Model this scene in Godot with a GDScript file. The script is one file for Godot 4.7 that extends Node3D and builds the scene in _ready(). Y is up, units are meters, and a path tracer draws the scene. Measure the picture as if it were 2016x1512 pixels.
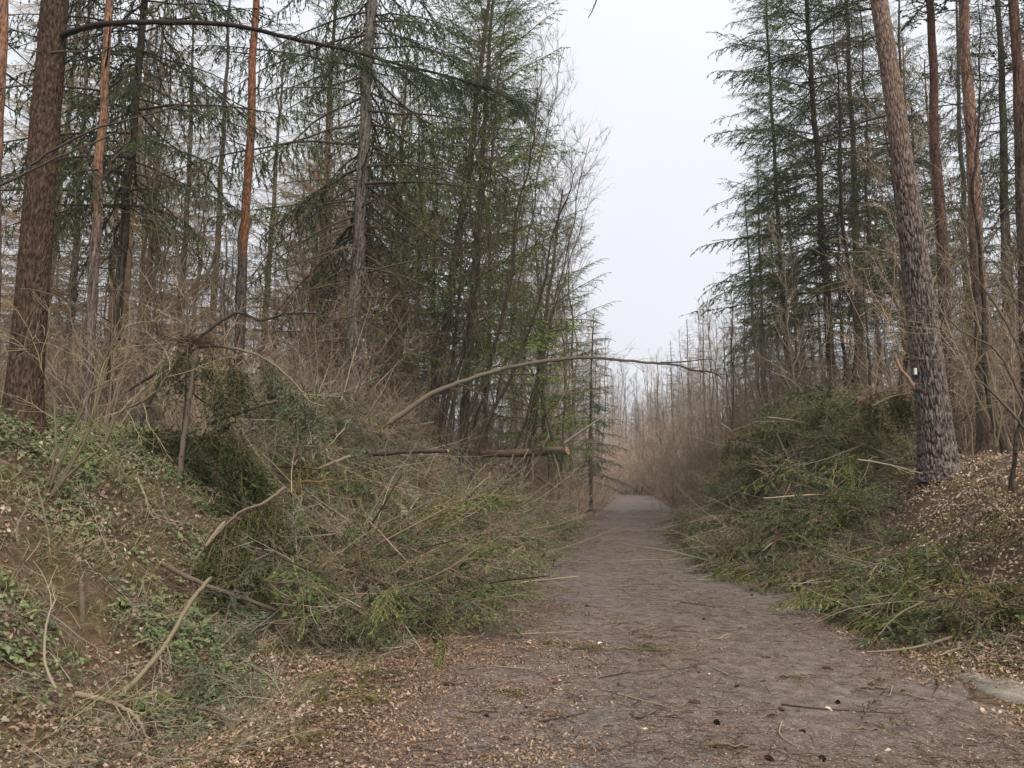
extends Node3D
# A wet overcast day on a forest track: brash heaps on both banks, pines and spruces, bare undergrowth.

const FOCAL := 1516.0          # of the 2016 x 1512 photograph, in its pixels
const TILT := 0.1257           # camera looks up by 7.2 degrees
const EYE := 1.55

var rng := RandomNumberGenerator.new()
var fine := FastNoiseLite.new()
var broad := FastNoiseLite.new()
var cells := FastNoiseLite.new()
var taken := {}
var M := {}
var LIB := {}


class Mesher:
	var v := PackedVector3Array()
	var n := PackedVector3Array()
	var c := PackedColorArray()
	var ix := PackedInt32Array()

	func tri(a: Vector3, b: Vector3, d: Vector3, col: Color) -> void:
		var nn := (d - a).cross(b - a).normalized()
		var k := v.size()
		v.push_back(a); v.push_back(b); v.push_back(d)
		n.push_back(nn); n.push_back(nn); n.push_back(nn)
		c.push_back(col); c.push_back(col); c.push_back(col)
		ix.push_back(k); ix.push_back(k + 1); ix.push_back(k + 2)

	# a diamond blade: a shoot clothed in needles, or a thin dead twig
	func blade(p: Vector3, along: Vector3, side: Vector3, col: Color, tip: Color) -> void:
		var nn := side.cross(along).normalized()
		var k := v.size()
		var m := p + along * 0.42
		v.push_back(p); v.push_back(m - side); v.push_back(p + along); v.push_back(m + side)
		n.push_back(nn); n.push_back(nn); n.push_back(nn); n.push_back(nn)
		c.push_back(col); c.push_back(col); c.push_back(tip); c.push_back(col)
		ix.push_back(k); ix.push_back(k + 1); ix.push_back(k + 2)
		ix.push_back(k); ix.push_back(k + 2); ix.push_back(k + 3)

	func tube(pts: PackedVector3Array, rad: PackedFloat32Array, sides: int, c0: Color, c1: Color) -> void:
		var m := pts.size()
		if m < 2:
			return
		var k0 := v.size()
		var t := (pts[1] - pts[0]).normalized()
		var a := t.cross(Vector3(0.31, 0.2, 0.93) if absf(t.y) > 0.8 else Vector3.UP).normalized()
		for i in m:
			if i > 0 and i < m - 1:
				t = (pts[i + 1] - pts[i - 1]).normalized()
			elif i == m - 1:
				t = (pts[i] - pts[i - 1]).normalized()
			a = (a - t * a.dot(t)).normalized()
			var b := t.cross(a)
			var col := c0.lerp(c1, float(i) / (m - 1))
			for j in sides:
				var w := TAU * j / sides
				var d := a * cos(w) + b * sin(w)
				v.push_back(pts[i] + d * rad[i])
				n.push_back(d)
				c.push_back(col)
		for i in m - 1:
			for j in sides:
				var p := k0 + i * sides + j
				var q := k0 + i * sides + (j + 1) % sides
				ix.push_back(p); ix.push_back(p + sides); ix.push_back(q)
				ix.push_back(q); ix.push_back(p + sides); ix.push_back(q + sides)

	func disc(at: Vector3, axis: Vector3, r: float, sides: int, col: Color, rim: Color) -> void:
		var a := axis.cross(Vector3.UP if absf(axis.y) < 0.9 else Vector3.RIGHT).normalized()
		var b := axis.cross(a).normalized()
		for j in sides:
			var w0 := TAU * j / sides
			var w1 := TAU * (j + 1) / sides
			var p := at + (a * cos(w0) + b * sin(w0)) * r
			var q := at + (a * cos(w1) + b * sin(w1)) * r
			var k := v.size()
			v.push_back(at + axis * r * 0.06); v.push_back(q); v.push_back(p)
			n.push_back(axis); n.push_back(axis); n.push_back(axis)
			c.push_back(col); c.push_back(rim); c.push_back(rim)
			ix.push_back(k); ix.push_back(k + 1); ix.push_back(k + 2)

	func mesh(mat: Material) -> ArrayMesh:
		var out := ArrayMesh.new()
		var arr := []
		arr.resize(Mesh.ARRAY_MAX)
		arr[Mesh.ARRAY_VERTEX] = v
		arr[Mesh.ARRAY_NORMAL] = n
		arr[Mesh.ARRAY_COLOR] = c
		arr[Mesh.ARRAY_INDEX] = ix
		out.add_surface_from_arrays(Mesh.PRIMITIVE_TRIANGLES, arr)
		out.surface_set_material(0, mat)
		return out


# ---------------------------------------------------------------- names and places

func numbered(called: String) -> String:
	var k: int = taken.get(called, 0)
	taken[called] = k + 1
	return called if k == 0 else "%s_%03d" % [called, k]


func tag(o: Node, label: String, category: String, group := "", kind := "") -> void:
	o.set_meta("label", label)
	o.set_meta("category", category)
	if group:
		o.set_meta("group", group)
	if kind:
		o.set_meta("kind", kind)


func thing(called: String, label: String, category: String, at: Vector3, group := "", kind := "") -> Node3D:
	var o := Node3D.new()
	o.name = numbered(called)
	add_child(o)
	o.position = at
	tag(o, label, category, group, kind)
	return o


func part(called: String, mesh: Mesh, parent: Node3D, at := Vector3.ZERO, kind := "") -> MeshInstance3D:
	var o := MeshInstance3D.new()
	o.name = called
	o.mesh = mesh
	parent.add_child(o, true)
	o.position = at
	if kind:
		o.set_meta("kind", kind)
	return o


func copies(called: String, mesh: Mesh, places: Array, tints: Array, parent: Node3D) -> MultiMeshInstance3D:
	var mm := MultiMesh.new()
	mm.transform_format = MultiMesh.TRANSFORM_3D
	mm.use_colors = true
	mm.mesh = mesh
	mm.instance_count = places.size()
	for i in places.size():
		mm.set_instance_transform(i, places[i])
		mm.set_instance_color(i, tints[i])
	var o := MultiMeshInstance3D.new()
	o.name = called
	o.multimesh = mm
	o.set_meta("kind", "stuff")
	parent.add_child(o, true)
	return o


func again(o: Node3D, label: String, at: Vector3, turn: float, size: float) -> Node3D:
	var r: Node3D = o.duplicate()
	r.name = numbered(String(o.name).rstrip("_0123456789"))
	add_child(r)
	r.position = at
	r.rotation = Vector3(rng.randf_range(-0.03, 0.03), turn, rng.randf_range(-0.03, 0.03))
	r.scale = Vector3.ONE * size
	r.set_meta("label", label)
	return r


func road_x(d: float) -> float:
	var bend := maxf(0.0, d - 72.0)
	return 0.25 + 0.157 * d - 0.006 * bend * bend


func window(t: float, a: float, b: float, e: float, f: float) -> float:
	return smoothstep(a, b, t) * (1.0 - smoothstep(e, f, t))


const LEFT_U := [0.0, 2.4, 2.9, 3.5, 4.1, 5.2, 6.3, 8.0, 12.0, 30.0, 600.0]
const LEFT_H := [0.0, 0.0, -0.08, -0.16, 0.15, 1.1, 1.95, 2.3, 2.6, 2.9, 3.0]
const RIGHT_U := [0.0, 2.4, 2.8, 3.3, 4.2, 5.0, 7.0, 12.0, 30.0, 600.0]
const RIGHT_H := [0.0, 0.0, 0.02, 0.32, 1.32, 1.8, 2.1, 2.4, 2.8, 3.0]


func profile(us: Array, hs: Array, a: float) -> float:
	for i in range(1, us.size()):
		if a < us[i]:
			var t: float = (a - us[i - 1]) / (us[i] - us[i - 1])
			return lerpf(hs[i - 1], hs[i], t)
	return hs[-1]


func heap(u: float, d: float) -> float:
	if u < 0.0:
		return (0.95 + 0.9 * broad.get_noise_2d(u * 11.0, d * 11.0) + 0.3 * fine.get_noise_2d(u, d)) * window(d, 6.9, 9.0, 19.0, 25.0) * window(u, -8.5, -6.0, -3.1, -1.9) * smoothstep(-0.37, -0.28, (road_x(d) + u) / maxf(d, 1.0))
	return (1.0 + 0.8 * broad.get_noise_2d(u * 11.0, d * 11.0 + 50.0) + 0.3 * fine.get_noise_2d(u, d)) * (1.65 * window(d, 11.0, 13.8, 21.0, 27.0) * window(u, 1.0, 2.9, 4.6, 7.0) * (1.0 - smoothstep(0.42, 0.51, (road_x(d) + u) / maxf(d, 1.0))) + 0.3 * window(d, 6.6, 8.6, 12.0, 16.0) * window(u, 2.1, 2.6, 2.9, 3.6))


func ground(x: float, d: float) -> float:
	var u := x - road_x(d)
	var a := absf(u)
	if a < 2.4:
		return 0.4 * heap(u, d)
	var h := profile(LEFT_U, LEFT_H, a) if u < 0.0 else profile(RIGHT_U, RIGHT_H, a)
	if a > 2.6:
		var soft := (profile(LEFT_U, LEFT_H, a + 0.35) + profile(LEFT_U, LEFT_H, a - 0.35)) * 0.5 if u < 0.0 else (profile(RIGHT_U, RIGHT_H, a + 0.35) + profile(RIGHT_U, RIGHT_H, a - 0.35)) * 0.5
		h = lerpf(h, soft, 0.6)
	var rough := smoothstep(2.4, 3.6, a)
	h += rough * (0.16 * broad.get_noise_2d(x * 4.0, d * 4.0) + 0.10 * fine.get_noise_2d(x, d))
	h -= 0.6 * hollow(u, d)
	return h + 0.45 * heap(u, d)


# the dark gap under the brash at the foot of the left heap
func hollow(u: float, d: float) -> float:
	return exp(-pow((u + 3.8) / 0.8, 2.0) - pow((d - 9.5) / 1.3, 2.0))


func on(x: float, d: float, up := 0.0) -> Vector3:
	return Vector3(x, ground(x, d) + up, -d)


func upright(x: float, d: float) -> Vector3:
	var e := 0.12
	return Vector3(ground(x - e, d) - ground(x + e, d), 2.0 * e, ground(x, d + e) - ground(x, d - e)).normalized()


# the point that the photograph shows at a pixel, at a distance along the view
func sees(px: float, py: float, d: float) -> Vector3:
	var a := (px - 1008.0) / FOCAL
	var b := (756.0 - py) / FOCAL
	var t := d / (cos(TILT) - b * sin(TILT))
	return Vector3(a * t, EYE + (b * cos(TILT) + sin(TILT)) * t, -d)


# and the point of the ground seen there
func lies(px: float, py: float, up := 0.0) -> Vector3:
	var d := 2.0
	while d < 150.0:
		var p := sees(px, py, d)
		if p.y < ground(p.x, d) + up:
			return p
		d += 0.03 + d * 0.004
	return sees(px, py, d)


func shade(col: Color, spread: float) -> Color:
	var f := 1.0 + rng.randf_range(-spread, spread)
	return Color(col.r * f, col.g * f, col.b * f)


func pick(a: Array) -> Color:
	return a[rng.randi() % a.size()]


func dir3() -> Vector3:
	return Vector3(rng.randfn(), rng.randfn(), rng.randfn()).normalized()


# a smooth line through points, with a little crookedness
func through(pts: Array, per := 5, crooked := 0.0) -> PackedVector3Array:
	var out := PackedVector3Array()
	var m := pts.size()
	for i in m - 1:
		var p0: Vector3 = pts[maxi(i - 1, 0)]
		var p1: Vector3 = pts[i]
		var p2: Vector3 = pts[i + 1]
		var p3: Vector3 = pts[mini(i + 2, m - 1)]
		for k in per:
			var q := p1.cubic_interpolate(p2, p0, p3, float(k) / per)
			out.push_back(q + (dir3() * crooked if i + k > 0 else Vector3.ZERO))
	out.push_back(pts[-1])
	return out


func taper(count: int, r0: float, r1: float, knobby := 0.0) -> PackedFloat32Array:
	var out := PackedFloat32Array()
	for i in count:
		out.push_back(lerpf(r0, r1, float(i) / maxf(count - 1, 1)) * (1.0 + rng.randf_range(-knobby, knobby)))
	return out


# ---------------------------------------------------------------- materials

func noise_picture(side: int, freq: float, octaves: int, sd: int, lo: float, hi: float) -> ImageTexture:
	var f := FastNoiseLite.new()
	f.seed = sd
	f.frequency = freq
	f.fractal_octaves = octaves
	var im := f.get_seamless_image(side, side)
	im.convert(Image.FORMAT_L8)
	var bytes := im.get_data()
	for i in bytes.size():
		bytes[i] = int(clampf(lerpf(lo, hi, bytes[i] / 255.0), 0.0, 1.0) * 255.0)
	return ImageTexture.create_from_image(Image.create_from_data(side, side, false, Image.FORMAT_L8, bytes))


# small grains and short strokes of the given colours: grit, needles and crumbs of bark
func grit_picture(side: int, base: Array, strokes: Array, count: int, longest: float, sd: int) -> ImageTexture:
	var r := RandomNumberGenerator.new()
	r.seed = sd
	var bytes := PackedByteArray()
	bytes.resize(side * side * 3)
	var f := FastNoiseLite.new()
	f.seed = sd
	f.frequency = 0.012
	f.fractal_octaves = 4
	var im := f.get_seamless_image(side, side)
	im.convert(Image.FORMAT_L8)
	var patch := im.get_data()
	for i in side * side:
		var b: Color = base[r.randi() % base.size()]
		var g := (0.75 + 0.5 * patch[i] / 255.0) * (0.75 + 0.5 * r.randf())
		bytes[i * 3] = int(clampf(b.r * g, 0, 1) * 255.0)
		bytes[i * 3 + 1] = int(clampf(b.g * g, 0, 1) * 255.0)
		bytes[i * 3 + 2] = int(clampf(b.b * g, 0, 1) * 255.0)
	for k in count:
		var x := r.randf() * side
		var y := r.randf() * side
		var a := r.randf() * TAU
		var bent := r.randf_range(-0.06, 0.06)
		var col: Color = strokes[r.randi() % strokes.size()]
		var g := r.randf_range(0.6, 1.25)
		for s in int(r.randf_range(0.3, 1.0) * longest):
			x += cos(a)
			y += sin(a)
			a += bent
			var at := (posmod(int(y), side) * side + posmod(int(x), side)) * 3
			bytes[at] = int(clampf(col.r * g, 0, 1) * 255.0)
			bytes[at + 1] = int(clampf(col.g * g, 0, 1) * 255.0)
			bytes[at + 2] = int(clampf(col.b * g, 0, 1) * 255.0)
	return ImageTexture.create_from_image(Image.create_from_data(side, side, false, Image.FORMAT_RGB8, bytes))


func matter(rough: float, spec := 0.3) -> StandardMaterial3D:
	var m := StandardMaterial3D.new()
	m.vertex_color_use_as_albedo = true
	m.roughness = rough
	m.metallic_specular = spec
	return m


func draped(m: StandardMaterial3D, tex: Texture2D, bump: Texture2D, depth: float, scale: Vector3, world := false) -> StandardMaterial3D:
	m.albedo_texture = tex
	if bump:
		m.heightmap_enabled = true
		m.heightmap_texture = bump
		m.heightmap_scale = depth
	m.uv1_triplanar = true
	m.uv1_world_triplanar = world
	m.uv1_scale = scale
	return m


func make_materials() -> void:
	var streak := noise_picture(512, 0.02, 5, 3, 0.35, 1.15)
	var speck := noise_picture(512, 0.05, 4, 4, 0.6, 1.1)
	M.bark = draped(matter(0.95, 0.2), streak, streak, 1.6, Vector3(3.0, 0.7, 3.0))
	M.wood = draped(matter(0.9, 0.25), speck, speck, 0.5, Vector3(5.0, 5.0, 5.0))
	M.cut = draped(matter(0.8, 0.3), speck, null, 0.0, Vector3(9.0, 9.0, 9.0))
	M.twig = matter(0.9, 0.2)
	M.needle = matter(0.75, 0.14)
	M.needle.backlight_enabled = true
	M.needle.backlight = Color(0.38, 0.44, 0.22)
	M.leaf = matter(0.8, 0.22)
	M.leaf.backlight_enabled = true
	M.leaf.backlight = Color(0.3, 0.25, 0.2)
	M.herb = matter(0.55, 0.3)
	M.herb.backlight_enabled = true
	M.herb.backlight = Color(0.4, 0.45, 0.25)
	var soil := grit_picture(768, [Color(0.44, 0.37, 0.31), Color(0.5, 0.42, 0.35), Color(0.36, 0.31, 0.26)], [Color(0.68, 0.57, 0.48), Color(0.58, 0.46, 0.37), Color(0.33, 0.28, 0.23), Color(0.72, 0.64, 0.53)], 9000, 26.0, 21)
	M.soil = draped(matter(0.95, 0.2), soil, speck, 3.0, Vector3(0.55, 0.55, 0.55), true)
	var tar := grit_picture(1024, [Color(0.52, 0.49, 0.49), Color(0.58, 0.55, 0.54), Color(0.45, 0.42, 0.42), Color(0.64, 0.61, 0.6)], [Color(0.5, 0.37, 0.31), Color(0.58, 0.43, 0.36), Color(0.38, 0.29, 0.26), Color(0.68, 0.57, 0.48), Color(0.3, 0.25, 0.23)], 17000, 22.0, 22)
	M.tar = draped(matter(0.85, 0.35), tar, speck, 0.35, Vector3(0.4, 0.4, 0.4), true)
	var slab := grit_picture(256, [Color(0.62, 0.61, 0.58), Color(0.68, 0.67, 0.64), Color(0.56, 0.55, 0.53)], [Color(0.5, 0.48, 0.45), Color(0.7, 0.69, 0.66)], 500, 14.0, 23)
	M.slab = draped(matter(0.95, 0.1), slab, speck, 0.3, Vector3(0.9, 0.9, 0.9), true)


func _ready() -> void:
	var cam := Camera3D.new()
	cam.name = "camera"
	cam.fov = rad_to_deg(2.0 * atan(756.0 / FOCAL))
	cam.near = 0.05
	cam.far = 900.0
	cam.position = Vector3(0, EYE, 0)
	cam.rotation = Vector3(TILT, 0, 0)
	add_child(cam)
	cam.current = true
	var sky := ProceduralSkyMaterial.new()
	sky.sky_top_color = Color(0.72, 0.73, 0.75).linear_to_srgb()
	sky.sky_horizon_color = Color(0.300, 0.311, 0.333).linear_to_srgb()
	sky.sky_curve = 3.2
	sky.ground_bottom_color = Color(0.1, 0.095, 0.09)
	sky.ground_horizon_color = Color(0.300, 0.311, 0.333).linear_to_srgb()
	sky.energy_multiplier = 1.0
	var veil := FastNoiseLite.new()
	veil.seed = 77
	veil.frequency = 0.012
	veil.fractal_octaves = 4
	var cloud := veil.get_seamless_image(512, 256)
	cloud.convert(Image.FORMAT_RGBA8)
	sky.sky_cover = ImageTexture.create_from_image(cloud)
	sky.sky_cover_modulate = Color(0.19, 0.19, 0.195)
	var env := Environment.new()
	env.background_mode = Environment.BG_SKY
	env.sky = Sky.new()
	env.sky.sky_material = sky
	env.tonemap_mode = Environment.TONE_MAPPER_LINEAR
	env.tonemap_exposure = 2.68
	env.ssao_enabled = true
	env.ssil_enabled = true
	env.sdfgi_enabled = true
	env.fog_enabled = true
	env.fog_density = 0.0008
	env.fog_light_color = Color(0.86, 0.87, 0.9)
	var we := WorldEnvironment.new()
	we.name = "surroundings"
	we.environment = env
	add_child(we)
	var sun := DirectionalLight3D.new()
	sun.name = "sun"
	sun.light_energy = 0.5
	sun.light_angular_distance = 40.0
	sun.light_color = Color(1.0, 0.98, 0.95)
	sun.rotation = Vector3(deg_to_rad(-48), deg_to_rad(25), 0)
	sun.shadow_enabled = true
	add_child(sun)

	rng.seed = 20240217
	fine.seed = 5
	fine.frequency = 1.0
	broad.seed = 9
	broad.frequency = 0.05
	cells.seed = 12
	cells.noise_type = FastNoiseLite.TYPE_CELLULAR
	cells.frequency = 1.0
	cells.fractal_type = FastNoiseLite.FRACTAL_NONE
	cells.cellular_return_type = FastNoiseLite.RETURN_DISTANCE2_SUB
	cells.cellular_jitter = 0.9
	make_materials()
	make_library()
	make_ground()
	make_path()
	make_slab()
	make_woods()
	make_brash()
	make_fallen()
	make_front_shrubs()
	make_litter()
	make_track_things()


# ---------------------------------------------------------------- boughs, twigs, leaves

const SPRUCE := [Color(0.064, 0.088, 0.034), Color(0.082, 0.106, 0.038), Color(0.050, 0.072, 0.030)]
const GREEN := [Color(0.092, 0.128, 0.036), Color(0.112, 0.148, 0.042), Color(0.072, 0.108, 0.034)]
const BLUISH := [Color(0.125, 0.155, 0.095), Color(0.155, 0.185, 0.115), Color(0.10, 0.135, 0.085)]
const YELLOW := [Color(0.17, 0.19, 0.06), Color(0.13, 0.16, 0.05), Color(0.20, 0.20, 0.08)]
const OLIVE := [Color(0.17, 0.17, 0.095), Color(0.135, 0.15, 0.075), Color(0.21, 0.19, 0.12)]
const RUST := [Color(0.28, 0.20, 0.125), Color(0.34, 0.245, 0.16), Color(0.23, 0.16, 0.10)]
const TWIG := [Color(0.24, 0.205, 0.155), Color(0.30, 0.26, 0.20), Color(0.17, 0.14, 0.11)]
const STRAW := [Color(0.32, 0.275, 0.20), Color(0.40, 0.35, 0.27), Color(0.24, 0.21, 0.145)]


# a flat conifer bough along +x: side shoots left and right, each with needle-clad shoots of its own
func bough(o: Dictionary) -> ArrayMesh:
	var wood := Mesher.new()
	bough_into(wood, wood, o)
	return wood.mesh(M.needle)


func bough_into(wood: Mesher, leaf: Mesher, o: Dictionary) -> void:
	var length: float = o.length
	var pts := PackedVector3Array()
	var sway := rng.randf_range(-0.12, 0.12)
	for i in 9:
		var s := i / 8.0
		pts.push_back(Vector3(length * s, length * (o.up * s - o.sag * s * s), length * sway * s * s + rng.randf_range(-0.018, 0.018) * length))
	var bark: Color = o.bark
	wood.tube(pts, taper(9, o.thick, o.thick * 0.22), 4, bark, bark)
	var step: float = o.step
	var s := step * 1.5 if o.get("full", false) else 0.16
	var flip := 1.0
	while s < 0.99:
		var f := s * 8.0
		var k := mini(int(f), 7)
		var p := pts[k].lerp(pts[k + 1], f - k)
		var t := (pts[k + 1] - pts[k]).normalized()
		flip = -flip
		var l: float = length * o.side * (0.25 + 0.75 * pow(1.0 - s, 0.75)) * (0.45 + 0.55 * smoothstep(0.0, 0.35, s)) * rng.randf_range(0.35, 1.25)
		var across := t.cross(Vector3.UP).normalized() * flip
		var d: Vector3 = (t * rng.randf_range(0.5, 0.95) + across * rng.randf_range(0.6, 1.0) + Vector3.UP * (rng.randf_range(-0.25, 0.25) - o.hang * 0.5)).normalized()
		shoot(wood, leaf, p, d, l, o)
		s += step * rng.randf_range(0.6, 1.4)
	shoot(wood, leaf, pts[8], (pts[8] - pts[7]).normalized(), length * 0.12, o)


func shoot(wood: Mesher, leaf: Mesher, p: Vector3, d: Vector3, l: float, o: Dictionary) -> void:
	var bark: Color = o.bark
	var hang: float = o.hang
	var q := p
	var dir := d
	var m := 4
	var line := PackedVector3Array([p])
	var lag := rng.randf_range(0.3, 1.6)
	for i in m:
		dir = (dir + Vector3.DOWN * hang * 0.32 * lag + dir3() * 0.22).normalized()
		q += dir * l / m
		line.push_back(q)
	wood.tube(line, taper(m + 1, 0.0035 + 0.004 * l, 0.0015), 3, bark, bark)
	var gap: float = o.gap
	var t := gap
	var flip := 1.0
	var w: float = o.width
	var bare: float = o.bare
	while t < l:
		var f := t / l * m
		var k := mini(int(f), m - 1)
		var at := line[k].lerp(line[k + 1], f - k)
		var along := (line[k + 1] - line[k]).normalized()
		var across := along.cross(Vector3.UP + dir3() * 0.5).normalized()
		flip = -flip
		var sl: float = o.shoot * rng.randf_range(0.5, 1.2) * (1.0 - 0.55 * t / l)
		var sd := (along * 0.75 + across * flip * rng.randf_range(0.4, 0.9) + Vector3.DOWN * hang * 0.4 * lag + dir3() * 0.4).normalized()
		var col := shade(pick(o.leaf), 0.25)
		if rng.randf() < bare:
			leaf.blade(at, sd * sl, sd.cross(dir3()).normalized() * 0.0022, bark, bark)
		elif o.get("needles", false):
			needles(leaf, at, sd, sl, col, o)
		else:
			leaf.blade(at, sd * sl, sd.cross(dir3()).normalized() * w * rng.randf_range(0.7, 1.25), col, col.lightened(0.04))
		t += gap * rng.randf_range(0.6, 1.4)
	if bare < 0.7:
		for k in m:
			var along := line[k + 1] - line[k]
			var col := shade(pick(o.leaf), 0.2)
			if o.get("needles", false):
				needles(leaf, line[k], along.normalized(), along.length(), col, o)
			else:
				leaf.blade(line[k] - along * 0.1, along * 1.3, along.cross(dir3()).normalized() * w, col, col)


func needles(leaf: Mesher, p: Vector3, d: Vector3, l: float, col: Color, o: Dictionary) -> void:
	var count := int(l / 0.0075)
	for k in 2:
		leaf.blade(p - d * l * 0.08, d * l * 1.12, d.cross(dir3()).normalized() * float(o.width) * rng.randf_range(0.75, 1.1), col, shade(col, 0.12))
	var a := d.cross(dir3()).normalized()
	var b := d.cross(a)
	for i in count:
		var w := i * 2.4
		var r := a * cos(w) + b * sin(w)
		var at := p + d * l * (i + 0.5) / count
		var nd := (r * 0.8 + d * 0.65) * 0.019 * rng.randf_range(0.7, 1.2)
		var side := d.cross(r) * 0.0016
		leaf.tri(at - side, at + nd, at + side, shade(col, 0.2))


# a bare branch along +x that forks twice
func bare_branch(length: float, thick: float, col: Color, forks: int, twigs: int, curl: float) -> ArrayMesh:
	var w := Mesher.new()
	branch_into(w, Vector3.ZERO, Vector3.RIGHT, length, thick, col, forks, twigs, curl)
	return w.mesh(M.twig)


func wander(p: Vector3, d: Vector3, l: float, n: int, curl: float, lift := 0.0) -> PackedVector3Array:
	var line := PackedVector3Array([p])
	var dir := d.normalized()
	for i in n:
		dir = (dir + dir3() * curl + Vector3.UP * lift).normalized()
		p += dir * l / n
		line.push_back(p)
	return line


func branch_into(w: Mesher, p: Vector3, d: Vector3, l: float, r: float, col: Color, forks: int, twigs: int, curl: float) -> void:
	var line := wander(p, d, l, 6, curl)
	w.tube(line, taper(7, r, r * 0.3), 4, col, col)
	for i in forks:
		var s := rng.randf_range(0.15, 0.95) * 6.0
		var k := mini(int(s), 5)
		var at := line[k].lerp(line[k + 1], s - k)
		var t := (line[k + 1] - line[k]).normalized()
		var fd := (t * 0.7 + t.cross(dir3()).normalized() * rng.randf_range(0.4, 0.9)).normalized()
		var fl := l * rng.randf_range(0.2, 0.5) * (1.15 - s / 6.0 * 0.6)
		var fork := wander(at, fd, fl, 4, curl * 1.2)
		w.tube(fork, taper(5, r * 0.45, r * 0.15), 3, col, col)
		for j in twigs:
			var s2 := rng.randf_range(0.1, 1.0) * 3.99
			var k2 := int(s2)
			var at2 := fork[k2].lerp(fork[k2 + 1], s2 - k2)
			var t2 := (fork[k2 + 1] - fork[k2]).normalized()
			var td := (t2 * 0.8 + t2.cross(dir3()).normalized() * rng.randf_range(0.3, 0.8)).normalized()
			w.tube(wander(at2, td, fl * rng.randf_range(0.2, 0.5), 2, curl * 1.5), PackedFloat32Array([r * 0.17, r * 0.13, r * 0.05]), 3, col, col)


func leaf_into(w: Mesher, at: Vector3, b: Basis, l: float, wide: float, curl: float, col: Color) -> void:
	var p0 := at
	var m := at + b * Vector3(l * 0.5, l * 0.10 * curl, 0)
	var e := at + b * Vector3(l, -l * 0.18 * curl, 0)
	var rise := l * 0.16 * curl
	var a1 := at + b * Vector3(l * 0.28, rise, wide * 0.85)
	var a2 := at + b * Vector3(l * 0.68, rise * 0.7, wide * 0.8)
	var b1 := at + b * Vector3(l * 0.28, rise, -wide * 0.85)
	var b2 := at + b * Vector3(l * 0.68, rise * 0.7, -wide * 0.8)
	w.tri(p0, a1, m, col); w.tri(a1, a2, m, col); w.tri(a2, e, m, col)
	w.tri(p0, m, b1, col); w.tri(b1, m, b2, col); w.tri(b2, m, e, col)


const LITTER := [Color(0.215, 0.155, 0.112), Color(0.265, 0.205, 0.155), Color(0.15, 0.105, 0.077), Color(0.35, 0.295, 0.23), Color(0.10, 0.072, 0.055), Color(0.235, 0.175, 0.13), Color(0.18, 0.132, 0.098), Color(0.285, 0.23, 0.178)]


func leaf_clump(count: int, reach: float, size: float) -> ArrayMesh:
	var w := Mesher.new()
	for i in count:
		var a := rng.randf() * TAU
		var r := sqrt(rng.randf()) * reach
		var b := Basis.from_euler(Vector3(rng.randf_range(-0.7, 0.7), rng.randf() * TAU, rng.randf_range(-0.5, 0.5)))
		var l := size * rng.randf_range(0.6, 1.4)
		leaf_into(w, Vector3(cos(a) * r, rng.randf_range(0.004, 0.035), sin(a) * r), b, l, l * rng.randf_range(0.2, 0.33), rng.randf_range(-1.6, 2.2), shade(pick(LITTER), 0.2))
	return w.mesh(M.leaf)


# fallen needles, crumbs of bark and bits of twig, flat on the ground
func crumb_clump(count: int, reach: float, twigs: int, cols: Array) -> ArrayMesh:
	var w := Mesher.new()
	for i in count:
		var a := rng.randf() * TAU
		var r := sqrt(rng.randf()) * reach
		var p := Vector3(cos(a) * r, rng.randf_range(0.002, 0.008), sin(a) * r)
		var d := Vector3(rng.randfn(), rng.randf_range(-0.1, 0.1), rng.randfn()).normalized()
		var col := shade(pick(cols), 0.3)
		if rng.randf() < 0.75:
			w.blade(p, d * rng.randf_range(0.015, 0.055), d.cross(Vector3.UP) * rng.randf_range(0.0008, 0.002), col, col)
		else:
			var l := rng.randf_range(0.006, 0.018)
			w.blade(p, d * l, (d.cross(Vector3.UP) + Vector3.UP * 0.3) * l * 0.4, col, col)
	for i in twigs:
		var a := rng.randf() * TAU
		var r := sqrt(rng.randf()) * reach
		var p := Vector3(cos(a) * r, rng.randf_range(0.004, 0.012), sin(a) * r)
		var d := Vector3(rng.randfn(), 0, rng.randfn()).normalized()
		var line := PackedVector3Array([p])
		var l := rng.randf_range(0.05, 0.2)
		for k in 3:
			d = (d + Vector3(rng.randfn(), rng.randfn() * 0.15, rng.randfn()) * 0.2).normalized()
			p += d * l / 3.0
			p.y = clampf(p.y, 0.003, 0.03)
			line.push_back(p)
		var col := shade(pick([Color(0.09, 0.06, 0.045), Color(0.15, 0.10, 0.075), Color(0.22, 0.165, 0.12), Color(0.05, 0.038, 0.032)]), 0.2)
		w.tube(line, taper(4, rng.randf_range(0.0015, 0.0035), 0.001), 3, col, col)
	return w.mesh(M.leaf)


func herb_clump(count: int, reach: float, tall: float, size: float, cols: Array) -> ArrayMesh:
	var w := Mesher.new()
	for i in count:
		var a := rng.randf() * TAU
		var r := sqrt(rng.randf()) * reach
		var foot := Vector3(cos(a) * r, 0.0, sin(a) * r)
		var head := foot + Vector3(rng.randfn() * 0.04, tall * rng.randf_range(0.35, 1.0), rng.randfn() * 0.04)
		w.tube(PackedVector3Array([foot, head]), PackedFloat32Array([0.002, 0.0012]), 3, Color(0.12, 0.12, 0.05), Color(0.12, 0.12, 0.05))
		for k in 3:
			var l := size * rng.randf_range(0.7, 1.3)
			var b := Basis.from_euler(Vector3(rng.randf_range(-0.4, 0.4), rng.randf() * TAU, rng.randf_range(-0.5, 0.35)))
			leaf_into(w, head, b, l, l * rng.randf_range(0.3, 0.42), rng.randf_range(0.3, 1.1), shade(pick(cols), 0.25))
	return w.mesh(M.herb)


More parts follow.
